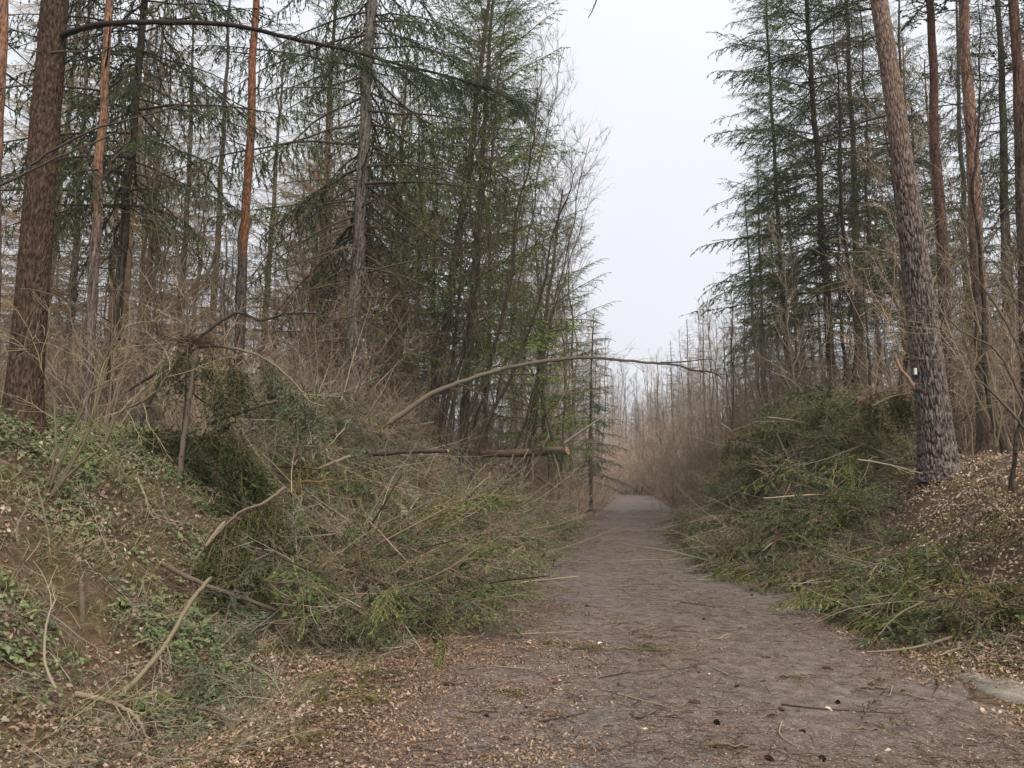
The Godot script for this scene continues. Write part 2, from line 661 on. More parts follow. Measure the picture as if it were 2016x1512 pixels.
func grass_clump(count: int, reach: float, tall: float, cols: Array) -> ArrayMesh:
	var w := Mesher.new()
	for i in count:
		var a := rng.randf() * TAU
		var r := sqrt(rng.randf()) * reach
		var p := Vector3(cos(a) * r, 0.0, sin(a) * r)
		var d := Vector3(rng.randfn() * 0.5, 1.0, rng.randfn() * 0.5).normalized()
		var side := d.cross(dir3()).normalized() * rng.randf_range(0.0015, 0.003)
		var l := tall * rng.randf_range(0.5, 1.2)
		var col := shade(pick(cols), 0.25)
		var q := p + d * l * 0.5
		var e := q + (d + Vector3(d.x * 1.5, -0.5 - rng.randf() * 0.8, d.z * 1.5)).normalized() * l * 0.5
		w.tri(p - side, q - side, p + side, col); w.tri(p + side, q - side, q + side, col); w.tri(q - side, e, q + side, col)
	return w.mesh(M.herb)


func make_library() -> void:
	var live := {"length": 2.2, "up": 0.06, "sag": 0.2, "thick": 0.018, "step": 0.024, "side": 0.30, "hang": 0.55, "gap": 0.031, "shoot": 0.115, "width": 0.0095, "bare": 0.12, "bark": Color(0.075, 0.062, 0.05), "leaf": SPRUCE}
	var sets := {
		"spruce": live,
		"droop": live.merged({"hang": 0.95, "sag": 0.22, "side": 0.32, "step": 0.026, "bare": 0.22, "gap": 0.034}, true),
		"green": live.merged({"leaf": GREEN, "hang": 0.3, "sag": 0.06, "up": 0.18, "step": 0.026}, true),
		"dead": live.merged({"bare": 1.0, "hang": 0.25, "sag": 0.2, "step": 0.05, "side": 0.3, "gap": 0.07, "shoot": 0.16, "bark": Color(0.15, 0.12, 0.09)}, true),
		"larch": live.merged({"bare": 1.0, "hang": 0.55, "sag": 0.1, "up": 0.1, "step": 0.022, "side": 0.32, "gap": 0.045, "shoot": 0.17, "bark": Color(0.34, 0.245, 0.155)}, true),
		"pine": live.merged({"leaf": [Color(0.06, 0.074, 0.04), Color(0.075, 0.09, 0.046)], "hang": -0.25, "sag": -0.05, "up": 0.1, "step": 0.05, "side": 0.3, "gap": 0.05, "shoot": 0.12, "width": 0.022}, true),
		"cut_green": live.merged({"length": 1.3, "leaf": GREEN + GREEN + [OLIVE[0], Color(0.06, 0.085, 0.03), Color(0.05, 0.07, 0.03)], "hang": 0.5, "sag": 0.34, "thick": 0.009, "step": 0.028, "gap": 0.019, "shoot": 0.085, "width": 0.0062, "bare": 0.08, "bark": Color(0.13, 0.10, 0.07)}, true),
		"cut_olive": live.merged({"length": 1.3, "leaf": OLIVE, "hang": 0.5, "sag": 0.3, "thick": 0.009, "step": 0.032, "gap": 0.022, "shoot": 0.09, "width": 0.0052, "bare": 0.3, "bark": Color(0.15, 0.12, 0.08)}, true),
		"cut_rust": live.merged({"length": 1.3, "leaf": RUST, "hang": 0.4, "sag": 0.2, "thick": 0.009, "step": 0.03, "gap": 0.03, "shoot": 0.13, "width": 0.004, "bare": 0.6, "bark": Color(0.20, 0.14, 0.095)}, true),
	}
	for key in sets:
		LIB[key] = []
		for i in 4:
			var o: Dictionary = sets[key].duplicate()
			o.sag *= rng.randf_range(0.5, 1.5)
			o.hang *= rng.randf_range(0.6, 1.4)
			o.side *= rng.randf_range(0.8, 1.25)
			o.step *= rng.randf_range(0.85, 1.3)
			LIB[key].append(bough(o))
	for key in [["near_green", [Color(0.082, 0.100, 0.040), Color(0.10, 0.115, 0.046), Color(0.066, 0.084, 0.036), Color(0.115, 0.115, 0.055)]], ["near_blue", BLUISH]]:
		LIB[key[0]] = []
		for i in 3:
			LIB[key[0]].append(bough({"length": 0.8, "up": 0.05, "sag": 0.25, "thick": 0.008, "step": 0.075, "side": 0.42, "hang": 0.3, "gap": 0.055, "shoot": 0.10, "width": 0.012, "bare": 0.03, "bark": Color(0.17, 0.12, 0.08), "leaf": key[1], "needles": true, "full": true}))
	LIB.twig = []
	for i in 6:
		LIB.twig.append(bare_branch(1.4, 0.008, Color(0.9, 0.9, 0.9), 8, 5, 0.16))
	LIB.brushwood = []
	for i in 5:
		var bw := Mesher.new()
		brush_into(bw, 2.8, 6)
		LIB.brushwood.append(bw.mesh(M.twig))
	LIB.whip = []
	for i in 4:
		LIB.whip.append(bare_branch(2.1, 0.0085, Color(0.95, 0.95, 0.95), 3, 3, 0.13))
	LIB.stick = []
	for i in 5:
		var w := Mesher.new()
		var line := wander(Vector3.ZERO, Vector3.RIGHT, rng.randf_range(0.7, 1.7), 6, 0.07)
		w.tube(line, taper(7, rng.randf_range(0.009, 0.016), rng.randf_range(0.005, 0.008), 0.1), 5, Color(0.95, 0.95, 0.95), Color(1, 1, 1))
		LIB.stick.append(w.mesh(M.twig))
	LIB.litter = []
	LIB.crumbs = []
	LIB.herb = []
	LIB.ivy = []
	LIB.grass = []
	for i in 4:
		LIB.litter.append(leaf_clump(56, 0.34, 0.039))
		LIB.crumbs.append(crumb_clump(130, 0.42, 4, [Color(0.15, 0.08, 0.055), Color(0.20, 0.115, 0.08), Color(0.27, 0.18, 0.13), Color(0.10, 0.062, 0.048), Color(0.36, 0.27, 0.20)]))
		LIB.herb.append(herb_clump(13, 0.24, 0.14, 0.043, [Color(0.11, 0.14, 0.055), Color(0.14, 0.17, 0.07), Color(0.085, 0.11, 0.05)]))
		LIB.ivy.append(herb_clump(24, 0.27, 0.06, 0.033, [Color(0.105, 0.125, 0.055), Color(0.14, 0.155, 0.075), Color(0.075, 0.095, 0.04), Color(0.19, 0.20, 0.11)]))
		LIB.grass.append(grass_clump(46, 0.22, 0.24, [Color(0.13, 0.145, 0.055), Color(0.22, 0.20, 0.10), Color(0.34, 0.27, 0.17), Color(0.10, 0.12, 0.05)]))


# ---------------------------------------------------------------- trees

# a bole with real relief: kind 0 ridged plates, 1 flaky red, 2 small-scaled grey; tone(0..1 up the bole)
func bole(line: PackedVector3Array, rad: PackedFloat32Array, sides: int, relief: float, stretch: float, size: float, low: Array, high: Array, change: Vector2) -> ArrayMesh:
	var m := line.size()
	var v := PackedVector3Array()
	var c := PackedColorArray()
	var foot := line[0].y
	for i in m:
		for j in sides:
			var w := TAU * j / sides
			var d := Vector3(cos(w), 0, sin(w))
			var q := d * rad[i]
			var y := line[i].y
			var wob := 0.4 * size * fine.get_noise_3d(q.x * 7.0 + 31.0, y * 3.0, q.z * 7.0)
			var k := cells.get_noise_3d((q.x + wob) / size, y / (size * stretch), (q.z + wob) / size)
			var plate := smoothstep(-0.97, -0.80, k)
			var up := smoothstep(change.x, change.y, y - foot + 0.6 * fine.get_noise_2d(w * 2.0, y * 2.0))
			var deep := relief * lerpf(1.0, 0.35, up)
			v.push_back(line[i] + d * (rad[i] + deep * (plate - 0.6) + 0.25 * deep * fine.get_noise_3d(q.x * 60.0, y * 30.0, q.z * 60.0)))
			var grain := 1.0 + 0.35 * fine.get_noise_3d(q.x * 25.0, y * 12.0, q.z * 25.0) + 0.2 * broad.get_noise_3d(q.x * 30.0, y * 6.0, q.z * 30.0)
			var lo: Color = low[0].lerp(low[1], plate)
			var hi: Color = high[0].lerp(high[1], plate)
			var col := lo.lerp(hi, up)
			c.push_back(Color(col.r * grain, col.g * grain, col.b * grain))
	var n := PackedVector3Array()
	n.resize(v.size())
	var ix := PackedInt32Array()
	for i in m:
		for j in sides:
			var e := v[i * sides + (j + 1) % sides] - v[i * sides + (j + sides - 1) % sides]
			var u := v[mini(i + 1, m - 1) * sides + j] - v[maxi(i - 1, 0) * sides + j]
			n[i * sides + j] = u.cross(e).normalized()
			if i < m - 1:
				var p := i * sides + j
				var q := i * sides + (j + 1) % sides
				ix.push_back(p); ix.push_back(q); ix.push_back(p + sides)
				ix.push_back(q); ix.push_back(q + sides); ix.push_back(p + sides)
	var arr := []
	arr.resize(Mesh.ARRAY_MAX)
	arr[Mesh.ARRAY_VERTEX] = v
	arr[Mesh.ARRAY_NORMAL] = n
	arr[Mesh.ARRAY_COLOR] = c
	arr[Mesh.ARRAY_INDEX] = ix
	var out := ArrayMesh.new()
	out.add_surface_from_arrays(Mesh.PRIMITIVE_TRIANGLES, arr)
	out.surface_set_material(0, M.bark)
	return out


# rows close together low down, wide apart above; lean and sweep are sideways metres at the top
func bole_line(tall: float, lean: Vector2, sweep: Vector2, rows: int, fine_to: float, r0: float, flare: float, crooked: float) -> Array:
	var line := PackedVector3Array()
	var rad := PackedFloat32Array()
	for i in rows + 14:
		var y := fine_to * i / rows if i <= rows else fine_to + (tall - fine_to) * (i - rows) / 13.0
		var t := y / tall
		var off := lean * t + sweep * sin(t * PI)
		line.push_back(Vector3(off.x + crooked * broad.get_noise_2d(y * 5.0, r0 * 900.0), y, off.y + crooked * broad.get_noise_2d(y * 5.0, r0 * 700.0 + 80.0)))
		rad.push_back(r0 * (1.0 - 0.82 * pow(t, 1.15)) * (1.0 + flare * exp(-y / (r0 * 1.6))))
	return [line, rad]


func point_of(line: PackedVector3Array, y: float) -> Vector3:
	for i in range(1, line.size()):
		if line[i].y >= y:
			return line[i - 1].lerp(line[i], (y - line[i - 1].y) / maxf(line[i].y - line[i - 1].y, 0.001))
	return line[-1]


# boughs in loose whorls up the bole
func crown(o: Node3D, line: PackedVector3Array, set_name: String, low: float, high: float, gap: float, longest: float, slope0: float, slope1: float, tint: Color, pow_ := 0.75, called := "crown", sides := Vector2(0, TAU)) -> void:
	var places := [[], [], [], []]
	var tints := [[], [], [], []]
	var y := low
	var natural := 1.3 if set_name.begins_with("cut") else 2.2
	while y < high:
		var t := (y - low) / maxf(high - low, 0.01)
		var count := 3 + rng.randi() % 3
		var turn := rng.randf() * TAU
		for i in count:
			var az := sides.x + fposmod(turn + TAU * i / count + rng.randf_range(-0.4, 0.4), TAU) / TAU * (sides.y - sides.x)
			var l := longest * (0.12 + 0.88 * pow(1.0 - t, pow_)) * rng.randf_range(0.55, 1.15) / natural
			var loose := 0.38 if set_name in ["dead", "larch"] else 0.22
			var el := lerpf(slope0, slope1, t) + rng.randf_range(-loose, loose)
			var b := Basis(Vector3.UP, az) * Basis(Vector3.BACK, el) * Basis(Vector3.RIGHT, rng.randf_range(-0.3, 0.3))
			var k := rng.randi() % 4
			places[k].append(Transform3D(b.scaled_local(Vector3(l, l * rng.randf_range(0.85, 1.15), l)), point_of(line, y + rng.randf_range(-0.2, 0.2) * gap)))
			tints[k].append(shade(tint, 0.2))
		y += gap * rng.randf_range(0.6, 1.4)
	for k in 4:
		if places[k].size():
			copies(called, LIB[set_name][k], places[k], tints[k], o)


func bare_crown(w: Mesher, line: PackedVector3Array, low: float, tall: float, r0: float, reach: float, limbs: int, col: Color, rise: float) -> void:
	for i in limbs:
		var t := lerpf(low, 0.98, pow((i + rng.randf()) / limbs, 0.9))
		var p := point_of(line, tall * t)
		var az := i * 2.4 + rng.randf_range(-0.5, 0.5)
		var d := Vector3(cos(az), rise * rng.randf_range(0.6, 1.5), sin(az)).normalized()
		var l := reach * (1.1 - 0.75 * t) * rng.randf_range(0.6, 1.2)
		var r := maxf(r0 * (1.0 - t) * 0.34, 0.006) + 0.003
		var limb := wander(p, d, l, 6, 0.13, 0.06)
		w.tube(limb, taper(7, r, 0.004), 4, col, col)
		for j in 7:
			var s := rng.randf_range(0.15, 1.0) * 5.99
			var k := int(s)
			var t1 := (limb[k + 1] - limb[k]).normalized()
			var d1 := (t1 * 0.8 + t1.cross(dir3()).normalized() * rng.randf_range(0.4, 0.9) + Vector3.UP * 0.15).normalized()
			var l1 := l * rng.randf_range(0.22, 0.5) * (1.1 - 0.4 * s / 6.0)
			var fork := wander(limb[k].lerp(limb[k + 1], s - k), d1, l1, 4, 0.16, 0.05)
			w.tube(fork, taper(5, 0.005, 0.0028), 3, col, col)
			for q in 6:
				var s2 := rng.randf_range(0.1, 1.0) * 3.99
				var k2 := int(s2)
				var t2 := (fork[k2 + 1] - fork[k2]).normalized()
				var d2 := (t2 + t2.cross(dir3()).normalized() * rng.randf_range(0.4, 0.9) + Vector3.UP * 0.1).normalized()
				w.tube(wander(fork[k2].lerp(fork[k2 + 1], s2 - k2), d2, l1 * rng.randf_range(0.25, 0.6), 2, 0.2), PackedFloat32Array([0.0032, 0.0026, 0.0014]), 3, col, col)


func bare_tree(called: String, label: String, at: Vector3, tall: float, r0: float, reach: float, limbs: int, col: Color, group: String, lean := Vector2.ZERO, low := 0.2, rise := 0.9) -> Node3D:
	var o := thing(called, label, "tree", at, group)
	var bl := bole_line(tall, lean, Vector2(rng.randf_range(-0.3, 0.3), rng.randf_range(-0.3, 0.3)), 16, tall * 0.6, r0, 0.3, 0.25)
	part("trunk", bole(bl[0], bl[1], 7, r0 * 0.06, 4.0, r0 * 0.5, [col * 0.6, col], [col * 0.7, col], Vector2(50, 60)), o)
	var w := Mesher.new()
	bare_crown(w, bl[0], low, tall, r0, reach, limbs, Color(col.r * 1.15, col.g * 1.12, col.b * 1.1), rise)
	part("crown", w.mesh(M.twig), o, Vector3.ZERO, "stuff")
	return o


# several thin stems from one foot
func shrub(called: String, label: String, at: Vector3, tall: float, stems: int, cols: Array, group: String, spread := 0.55) -> Node3D:
	var o := thing(called, label, "shrub", at, group)
	var w := Mesher.new()
	for i in stems:
		var col := shade(pick(cols), 0.15)
		var az := i * 2.4 + rng.randf()
		var d := Vector3(cos(az) * spread * rng.randf(), 1.0, sin(az) * spread * rng.randf()).normalized()
		var l := tall * rng.randf_range(0.6, 1.1)
		var line := wander(Vector3(cos(az) * 0.08, -0.05, sin(az) * 0.08), d, l, 8, 0.09, 0.02)
		var sm := Mesher.new()
		sm.tube(line, taper(9, 0.006 + 0.0035 * tall, 0.003), 5, col, col)
		part("stem", sm.mesh(M.wood), o)
		for j in 8:
			var s := rng.randf_range(0.15, 0.98) * 8.0
			var k := mini(int(s), 7)
			var t1 := (line[k + 1] - line[k]).normalized()
			var d1 := (t1 + t1.cross(dir3()).normalized() * rng.randf_range(0.5, 1.0)).normalized()
			var l1 := l * rng.randf_range(0.12, 0.32)
			var fork := wander(line[k].lerp(line[k + 1], s - k), d1, l1, 4, 0.18, 0.02)
			w.tube(fork, taper(5, 0.005, 0.002), 3, col, col)
			for q in 5:
				var s2 := rng.randf_range(0.1, 1.0) * 3.99
				var k2 := int(s2)
				var t2 := (fork[k2 + 1] - fork[k2]).normalized()
				w.tube(wander(fork[k2].lerp(fork[k2 + 1], s2 - k2), (t2 + t2.cross(dir3()).normalized() * 0.7).normalized(), l1 * rng.randf_range(0.2, 0.6), 2, 0.25), PackedFloat32Array([0.003, 0.0024, 0.0012]), 3, col, col)
	part("twigs", w.mesh(M.twig), o, Vector3.ZERO, "stuff")
	return o


# a tuft of whippy stems with their twigs, as one shape, for brushwood too thick to count
func brush_into(w: Mesher, tall: float, stems: int) -> void:
	for i in stems:
		var az := i * 2.4 + rng.randf()
		var r := sqrt(rng.randf()) * 0.9
		var foot := Vector3(cos(az) * r, -0.1, sin(az) * r)
		var line := wander(foot, Vector3(rng.randfn() * 0.4, 1.0, rng.randfn() * 0.4), tall * rng.randf_range(0.45, 1.2), 6, 0.16)
		var c := shade(Color(0.95, 0.95, 0.95), 0.2)
		w.tube(line, taper(7, 0.011, 0.003), 4, c, c)
		for j in 9:
			var s := rng.randf_range(0.15, 1.0) * 5.99
			var k := int(s)
			var t1 := (line[k + 1] - line[k]).normalized()
			var l1 := tall * rng.randf_range(0.12, 0.34)
			var fork := wander(line[k].lerp(line[k + 1], s - k), (t1 + t1.cross(dir3()).normalized() * rng.randf_range(0.7, 2.2)).normalized(), l1, 3, 0.26)
			w.tube(fork, PackedFloat32Array([0.0045, 0.0038, 0.003, 0.0016]), 3, c, c)
			for q in 5:
				var s2 := rng.randf_range(0.1, 1.0) * 2.99
				var k2 := int(s2)
				var t2 := (fork[k2 + 1] - fork[k2]).normalized()
				w.tube(wander(fork[k2].lerp(fork[k2 + 1], s2 - k2), (t2 + t2.cross(dir3()).normalized() * 1.1).normalized(), l1 * rng.randf_range(0.25, 0.7), 2, 0.3), PackedFloat32Array([0.0028, 0.0022, 0.0012]), 3, c, c)


# ---------------------------------------------------------------- the setting

func make_ground() -> void:
	var us := []
	var ds := []
	var a := 0.0
	while a < 14.0:
		us.append(a)
		a += 0.11 + 0.004 * a * a
	while a < 260.0:
		us.append(a)
		a *= 1.25
	var all := []
	for i in range(us.size() - 1, 0, -1):
		all.append(-us[i])
	all.append_array(us)
	var d := -12.0
	while d < 330.0:
		ds.append(d)
		d += 0.14 if d > -1.0 and d < 14.0 else 0.12 + 0.028 * absf(d - 10.0)
	var v := PackedVector3Array()
	var c := PackedColorArray()
	var ix := PackedInt32Array()
	var w := all.size()
	for dd in ds:
		for u in all:
			var x: float = road_x(dd) + u
			v.push_back(Vector3(x, ground(x, dd), -dd))
			var k := 0.5 + 0.5 * broad.get_noise_2d(x * 7.0, dd * 7.0)
			var col := Color(0.44, 0.42, 0.385).lerp(Color(0.55, 0.50, 0.445), k)
			if u < -3.5:
				col = col.lerp(Color(0.46, 0.45, 0.34), 0.35 * (1.0 - k))
			c.push_back(col)
	for i in ds.size() - 1:
		for j in w - 1:
			var p := i * w + j
			ix.push_back(p); ix.push_back(p + w); ix.push_back(p + 1)
			ix.push_back(p + 1); ix.push_back(p + w); ix.push_back(p + w + 1)
	sheet("ground", v, c, ix, M.soil, "brown woodland floor rising in a bank on both sides of the track", "ground")


func sheet(called: String, v: PackedVector3Array, c: PackedColorArray, ix: PackedInt32Array, mat: Material, label: String, category: String) -> void:
	var st := SurfaceTool.new()
	st.begin(Mesh.PRIMITIVE_TRIANGLES)
	for i in v.size():
		st.set_smooth_group(0)
		st.set_color(c[i])
		st.add_vertex(v[i])
	for i in ix:
		st.add_index(i)
	st.generate_normals()
	st.set_material(mat)
	var o := MeshInstance3D.new()
	o.name = numbered(called)
	o.mesh = st.commit()
	add_child(o)
	tag(o, label, category, "", "structure")


func make_path() -> void:
	var v := PackedVector3Array()
	var c := PackedColorArray()
	var ix := PackedInt32Array()
	var d := -6.0
	var rows := 0
	var wide := 25
	while d < 150.0:
		var l := -2.22 + 0.22 * fine.get_noise_2d(d * 0.7, 3.0) + 0.12 * fine.get_noise_2d(d * 2.6, 9.0)
		var r := 2.18 + 0.2 * fine.get_noise_2d(d * 0.7, 40.0) + 0.12 * fine.get_noise_2d(d * 2.6, 50.0)
		if d < 6.5:
			l += 0.3 * smoothstep(6.5, 4.5, d)
		l *= 1.0 - 0.12 * smoothstep(22.0, 60.0, d)
		r *= 1.0 - 0.18 * smoothstep(16.0, 50.0, d)
		for j in wide:
			var u := lerpf(l, r, j / (wide - 1.0))
			var x := road_x(d) + u
			var edge := 1.0 - absf(2.0 * j / (wide - 1.0) - 1.0)
			v.push_back(Vector3(x, ground(x, d) + 0.004 + 0.02 * smoothstep(0.0, 0.35, edge), -d))
			var k := 0.5 + 0.9 * broad.get_noise_2d(x * 9.0, d * 3.0) + 0.12 * fine.get_noise_2d(x * 0.9, d * 0.4)
			c.push_back(Color(0.40, 0.405, 0.395).lerp(Color(0.50, 0.455, 0.41), clampf(k + 0.4 * smoothstep(9.0, 25.0, d), 0.0, 1.0)))
		rows += 1
		d += 0.12 + 0.012 * absf(d)
	for i in rows - 1:
		for j in wide - 1:
			var p := i * wide + j
			ix.push_back(p); ix.push_back(p + wide); ix.push_back(p + 1)
			ix.push_back(p + 1); ix.push_back(p + wide); ix.push_back(p + wide + 1)
	sheet("path", v, c, ix, M.tar, "grey-brown tarred forest track strewn with needles, cones and twigs", "path")


func make_slab() -> void:
	var v := PackedVector3Array()
	var c := PackedColorArray()
	var ix := PackedInt32Array()
	var rim := [[1862, 1312], [1935, 1330], [2000, 1340], [2080, 1356], [2130, 1395], [2060, 1400], [1985, 1384], [1925, 1362], [1890, 1342], [1860, 1324]]
	var mid := lies(1975, 1360)
	mid.y = ground(mid.x, -mid.z) + 0.03
	v.push_back(mid)
	c.push_back(Color(0.60, 0.555, 0.49))
	for q in rim:
		var p := lies(q[0], q[1])
		v.push_back(Vector3(p.x, maxf(ground(p.x, -p.z), 0.015) + 0.010, p.z))
		c.push_back(Color(0.58, 0.535, 0.47))
	for q in rim:
		var p := lies(q[0], q[1])
		v.push_back(Vector3(p.x + (p.x - mid.x) * 0.06, -0.03, p.z + (p.z - mid.z) * 0.06))
		c.push_back(Color(0.4, 0.38, 0.36))
	var m := rim.size()
	for i in m:
		var j := (i + 1) % m
		ix.append_array([0, 1 + i, 1 + j, 1 + i, 1 + m + i, 1 + j, 1 + j, 1 + m + i, 1 + m + j])
	sheet("concrete_slab", v, c, ix, M.slab, "pale grey concrete slab at the right edge of the track", "slab")


# ---------------------------------------------------------------- woods

func make_woods() -> void:
	woods_left()
	woods_right()
	woods_behind()
	make_brushwood()


func conifer(called: String, label: String, at: Vector3, tall: float, r0: float, bark: Array, lean: Vector2, group := "") -> Array:
	var o := thing(called, label, "tree", at, group)
	var bl := bole_line(tall, lean, Vector2(rng.randf_range(-0.15, 0.15), 0), 60, minf(tall * 0.6, 14.0), r0, 0.35, 0.08)
	part("trunk", bole(bl[0], bl[1], 26, r0 * 0.09, 3.0, r0 * 0.26, bark[0], bark[1], bark[2]), o)
	return [o, bl[0], bl[1]]


const GREY_BARK := [[Color(0.085, 0.07, 0.06), Color(0.235, 0.20, 0.165)], [Color(0.095, 0.083, 0.072), Color(0.25, 0.222, 0.19)], Vector2(3, 9)]
const DARK_BARK := [[Color(0.055, 0.044, 0.034), Color(0.155, 0.12, 0.088)], [Color(0.055, 0.047, 0.038), Color(0.14, 0.115, 0.088)], Vector2(3, 9)]
const ORANGE_BARK := [[Color(0.13, 0.10, 0.088), Color(0.30, 0.225, 0.20)], [Color(0.34, 0.19, 0.13), Color(0.58, 0.32, 0.21)], Vector2(2.6, 5.0)]
const RED_BARK := [[Color(0.06, 0.043, 0.036), Color(0.18, 0.125, 0.10)], [Color(0.08, 0.045, 0.034), Color(0.215, 0.12, 0.088)], Vector2(3, 7)]
const PINK_BARK := [[Color(0.12, 0.085, 0.07), Color(0.28, 0.20, 0.165)], [Color(0.22, 0.13, 0.095), Color(0.45, 0.28, 0.20)], Vector2(2, 6)]


func stub_limbs(o: Node3D, line: PackedVector3Array, low: float, high: float, count: int, l0: float, l1: float, col: Color, down := -0.1) -> void:
	for i in count:
		var p := point_of(line, lerpf(low, high, (i + rng.randf()) / count))
		var az := rng.randf() * TAU
		var w := Mesher.new()
		var limb := wander(p, Vector3(cos(az), down + rng.randf_range(-0.2, 0.2), sin(az)), rng.randf_range(l0, l1), 6, 0.12)
		w.tube(limb, taper(7, rng.randf_range(0.012, 0.02), 0.004), 4, col, col)
		part("limb", w.mesh(M.wood), o)


func featured_left() -> void:
	# the big reddish trunk at the left edge, with its long low limb
	var foot := lies(45, 838)
	foot.y -= 0.06
	var d := -foot.z
	var o := thing("douglas_fir", "thick reddish-brown trunk rising from the green left bank, with one long dark limb", "tree", foot)
	var lean := sees(120, -160, d) - foot
	var bl := bole_line(19.0, Vector2(lean.x / lean.y * 19.0, 0.0), Vector2(0.0, 0.0), 420, 8.0, 0.168, 0.5, 0.02)
	part("trunk", bole(bl[0], bl[1], 130, 0.011, 3.4, 0.026, [Color(0.082, 0.055, 0.041), Color(0.128, 0.082, 0.059)], [Color(0.07, 0.047, 0.036), Color(0.112, 0.072, 0.053)], Vector2(3, 8)), o)
	var dark := Color(0.035, 0.028, 0.024)
	var limb := through([sees(118, 72, d), sees(150, 60, d - 0.2), sees(215, 46, d - 0.4), sees(330, 44, d - 0.2), sees(460, 50, d), sees(570, 75, d + 0.2), sees(690, 100, d + 0.3), sees(790, 128, d + 0.5), sees(880, 150, d + 0.6), sees(960, 175, d + 0.6), sees(1030, 205, d + 0.6)], 5, 0.006)
	var w := Mesher.new()
	for i in limb.size():
		limb[i] -= foot
	w.tube(limb, taper(limb.size(), 0.036, 0.009, 0.06), 9, dark * 1.5, dark * 1.5)
	part("limb", w.mesh(M.wood), o)
	var tw := Mesher.new()
	for i in 40:
		var k := rng.randi_range(4, limb.size() - 2)
		var run := (limb[k + 1] - limb[k]).normalized()
		tw.tube(wander(limb[k], (run + run.cross(dir3()).normalized() * 1.2 + Vector3.DOWN * 0.2).normalized(), rng.randf_range(0.2, 0.9), 5, 0.2), taper(6, 0.006, 0.0018), 3, dark * 1.6, dark * 1.6)
	part("twigs", tw.mesh(M.twig), o, Vector3.ZERO, "stuff")
	# foliage that hangs from the outer limb
	var places := [[], [], [], []]
	var tints := [[], [], [], []]
	for i in 110:
		var t := lerpf(0.42, 1.0, pow(rng.randf(), 0.7))
		var k := clampi(int(t * (limb.size() - 1)), 8, limb.size() - 2)
		var b := Basis(Vector3.UP, rng.randf_range(-1.3, 1.3)) * Basis(Vector3.BACK, rng.randf_range(-1.0, 0.25))
		var s := rng.randf_range(0.14, 0.36)
		places[i % 4].append(Transform3D(b.scaled_local(Vector3.ONE * s), limb[k]))
		tints[i % 4].append(shade(Color(0.9, 1.0, 1.15), 0.2))
	for k in 4:
		copies("foliage", LIB.spruce[k], places[k], tints[k], o)
	# short branches lower on the same trunk
	for q in [[[100, 105], [160, 100], [260, 90]], [[60, 325], [170, 260], [330, 215], [430, 165]], [[0, 365], [90, 320], [200, 275], [300, 240]]]:
		var pts := []
		for z in q:
			pts.append(sees(z[0], z[1], d - 0.5) - foot)
		var line := through(pts, 5, 0.012)
		var lw := Mesher.new()
		lw.tube(line, taper(line.size(), 0.016, 0.004), 5, Color(0.10, 0.08, 0.065), Color(0.12, 0.10, 0.08))
		part("limb", lw.mesh(M.wood), o)
	crown(o, bl[0], "spruce", 8.5, 18.8, 0.5, 3.4, -0.35, 0.3, Color(1, 1, 1))

	# pines with bright upper bark
	pine("scots_pine", "slender pine with bright orange upper bark, just right of the thick left trunk", on(sees(182, 660, 12.5).x, 12.5), 17.5, 0.085, ORANGE_BARK, 182, 216)
	pine("scots_pine", "slender pine with orange bark in its middle, left of the knotty spruce", on(sees(468, 640, 14.5).x, 14.5), 19.0, 0.10, [[Color(0.06, 0.05, 0.042), Color(0.15, 0.12, 0.10)], [Color(0.2, 0.10, 0.06), Color(0.38, 0.17, 0.10)], Vector2(3.4, 3.9)], 468, 500)
	pine("scots_pine", "orange pine trunk cut off by the left edge of the photo", on(sees(-14, 700, 11.5).x, 11.5), 16.0, 0.10, ORANGE_BARK, -14, 12)

	var a := conifer("spruce_tree", "brown-green trunk close behind the slender orange pine on the left bank", on(sees(226, 640, 14.0).x, 14.0), 21.0, 0.085, DARK_BARK, Vector2(0.45, 0))
	stub_limbs(a[0], a[1], 1.5, 5.5, 10, 0.7, 2.4, Color(0.06, 0.05, 0.04))
	crown(a[0], a[1], "droop", 4.2, 20.5, 0.36, 3.6, -0.3, 0.2, Color(0.95, 0.95, 0.95))

	# the knotty spruce in the left centre
	a = conifer("spruce_tree", "tall spruce with a grey knotty trunk and drooping boughs left of the green firs", on(sees(688, 720, 17.0).x, 17.0), 24.0, 0.165, GREY_BARK, Vector2(0.3, 0))
	stub_limbs(a[0], a[1], 1.2, 6.5, 26, 0.8, 2.8, Color(0.085, 0.068, 0.052))
	crown(a[0], a[1], "dead", 2.2, 7.5, 0.45, 3.0, -0.25, -0.15, Color(0.8, 0.8, 0.8), 0.2, "dead_branches")
	crown(a[0], a[1], "droop", 5.0, 23.5, 0.40, 4.3, -0.38, 0.25, Color(1, 1, 1), 0.75, "crown", Vector2(-0.75, 3.9))

	# green firs behind it
	for q in [[835, 22.0, 17.5, 2.2, "green fir leaning right beside the knotty spruce", 2.4, 3.9], [905, 25.0, 19.0, 1.2, "dense green fir in the middle of the left wood", 3.0, 3.9], [775, 25.0, 14.0, 0.3, "shorter green fir close behind the knotty spruce", 2.4, 2.6], [1030, 29.0, 12.5, 1.6, "dark fir with upswept boughs at the edge of the sky gap", 2.0, 3.4], [620, 24.0, 18.0, 0.4, "ragged fir between the orange pine and the knotty spruce", 2.4, 2.8]]:
		a = conifer("fir_tree", q[4], on(sees(q[0], 800, q[1]).x, q[1]), q[2], 0.15, DARK_BARK, Vector2(q[3], 0))
		crown(a[0], a[1], "green", q[5], q[2], 0.31, q[6], 0.0, 0.6, Color(1.6, 1.65, 1.2), 0.5)
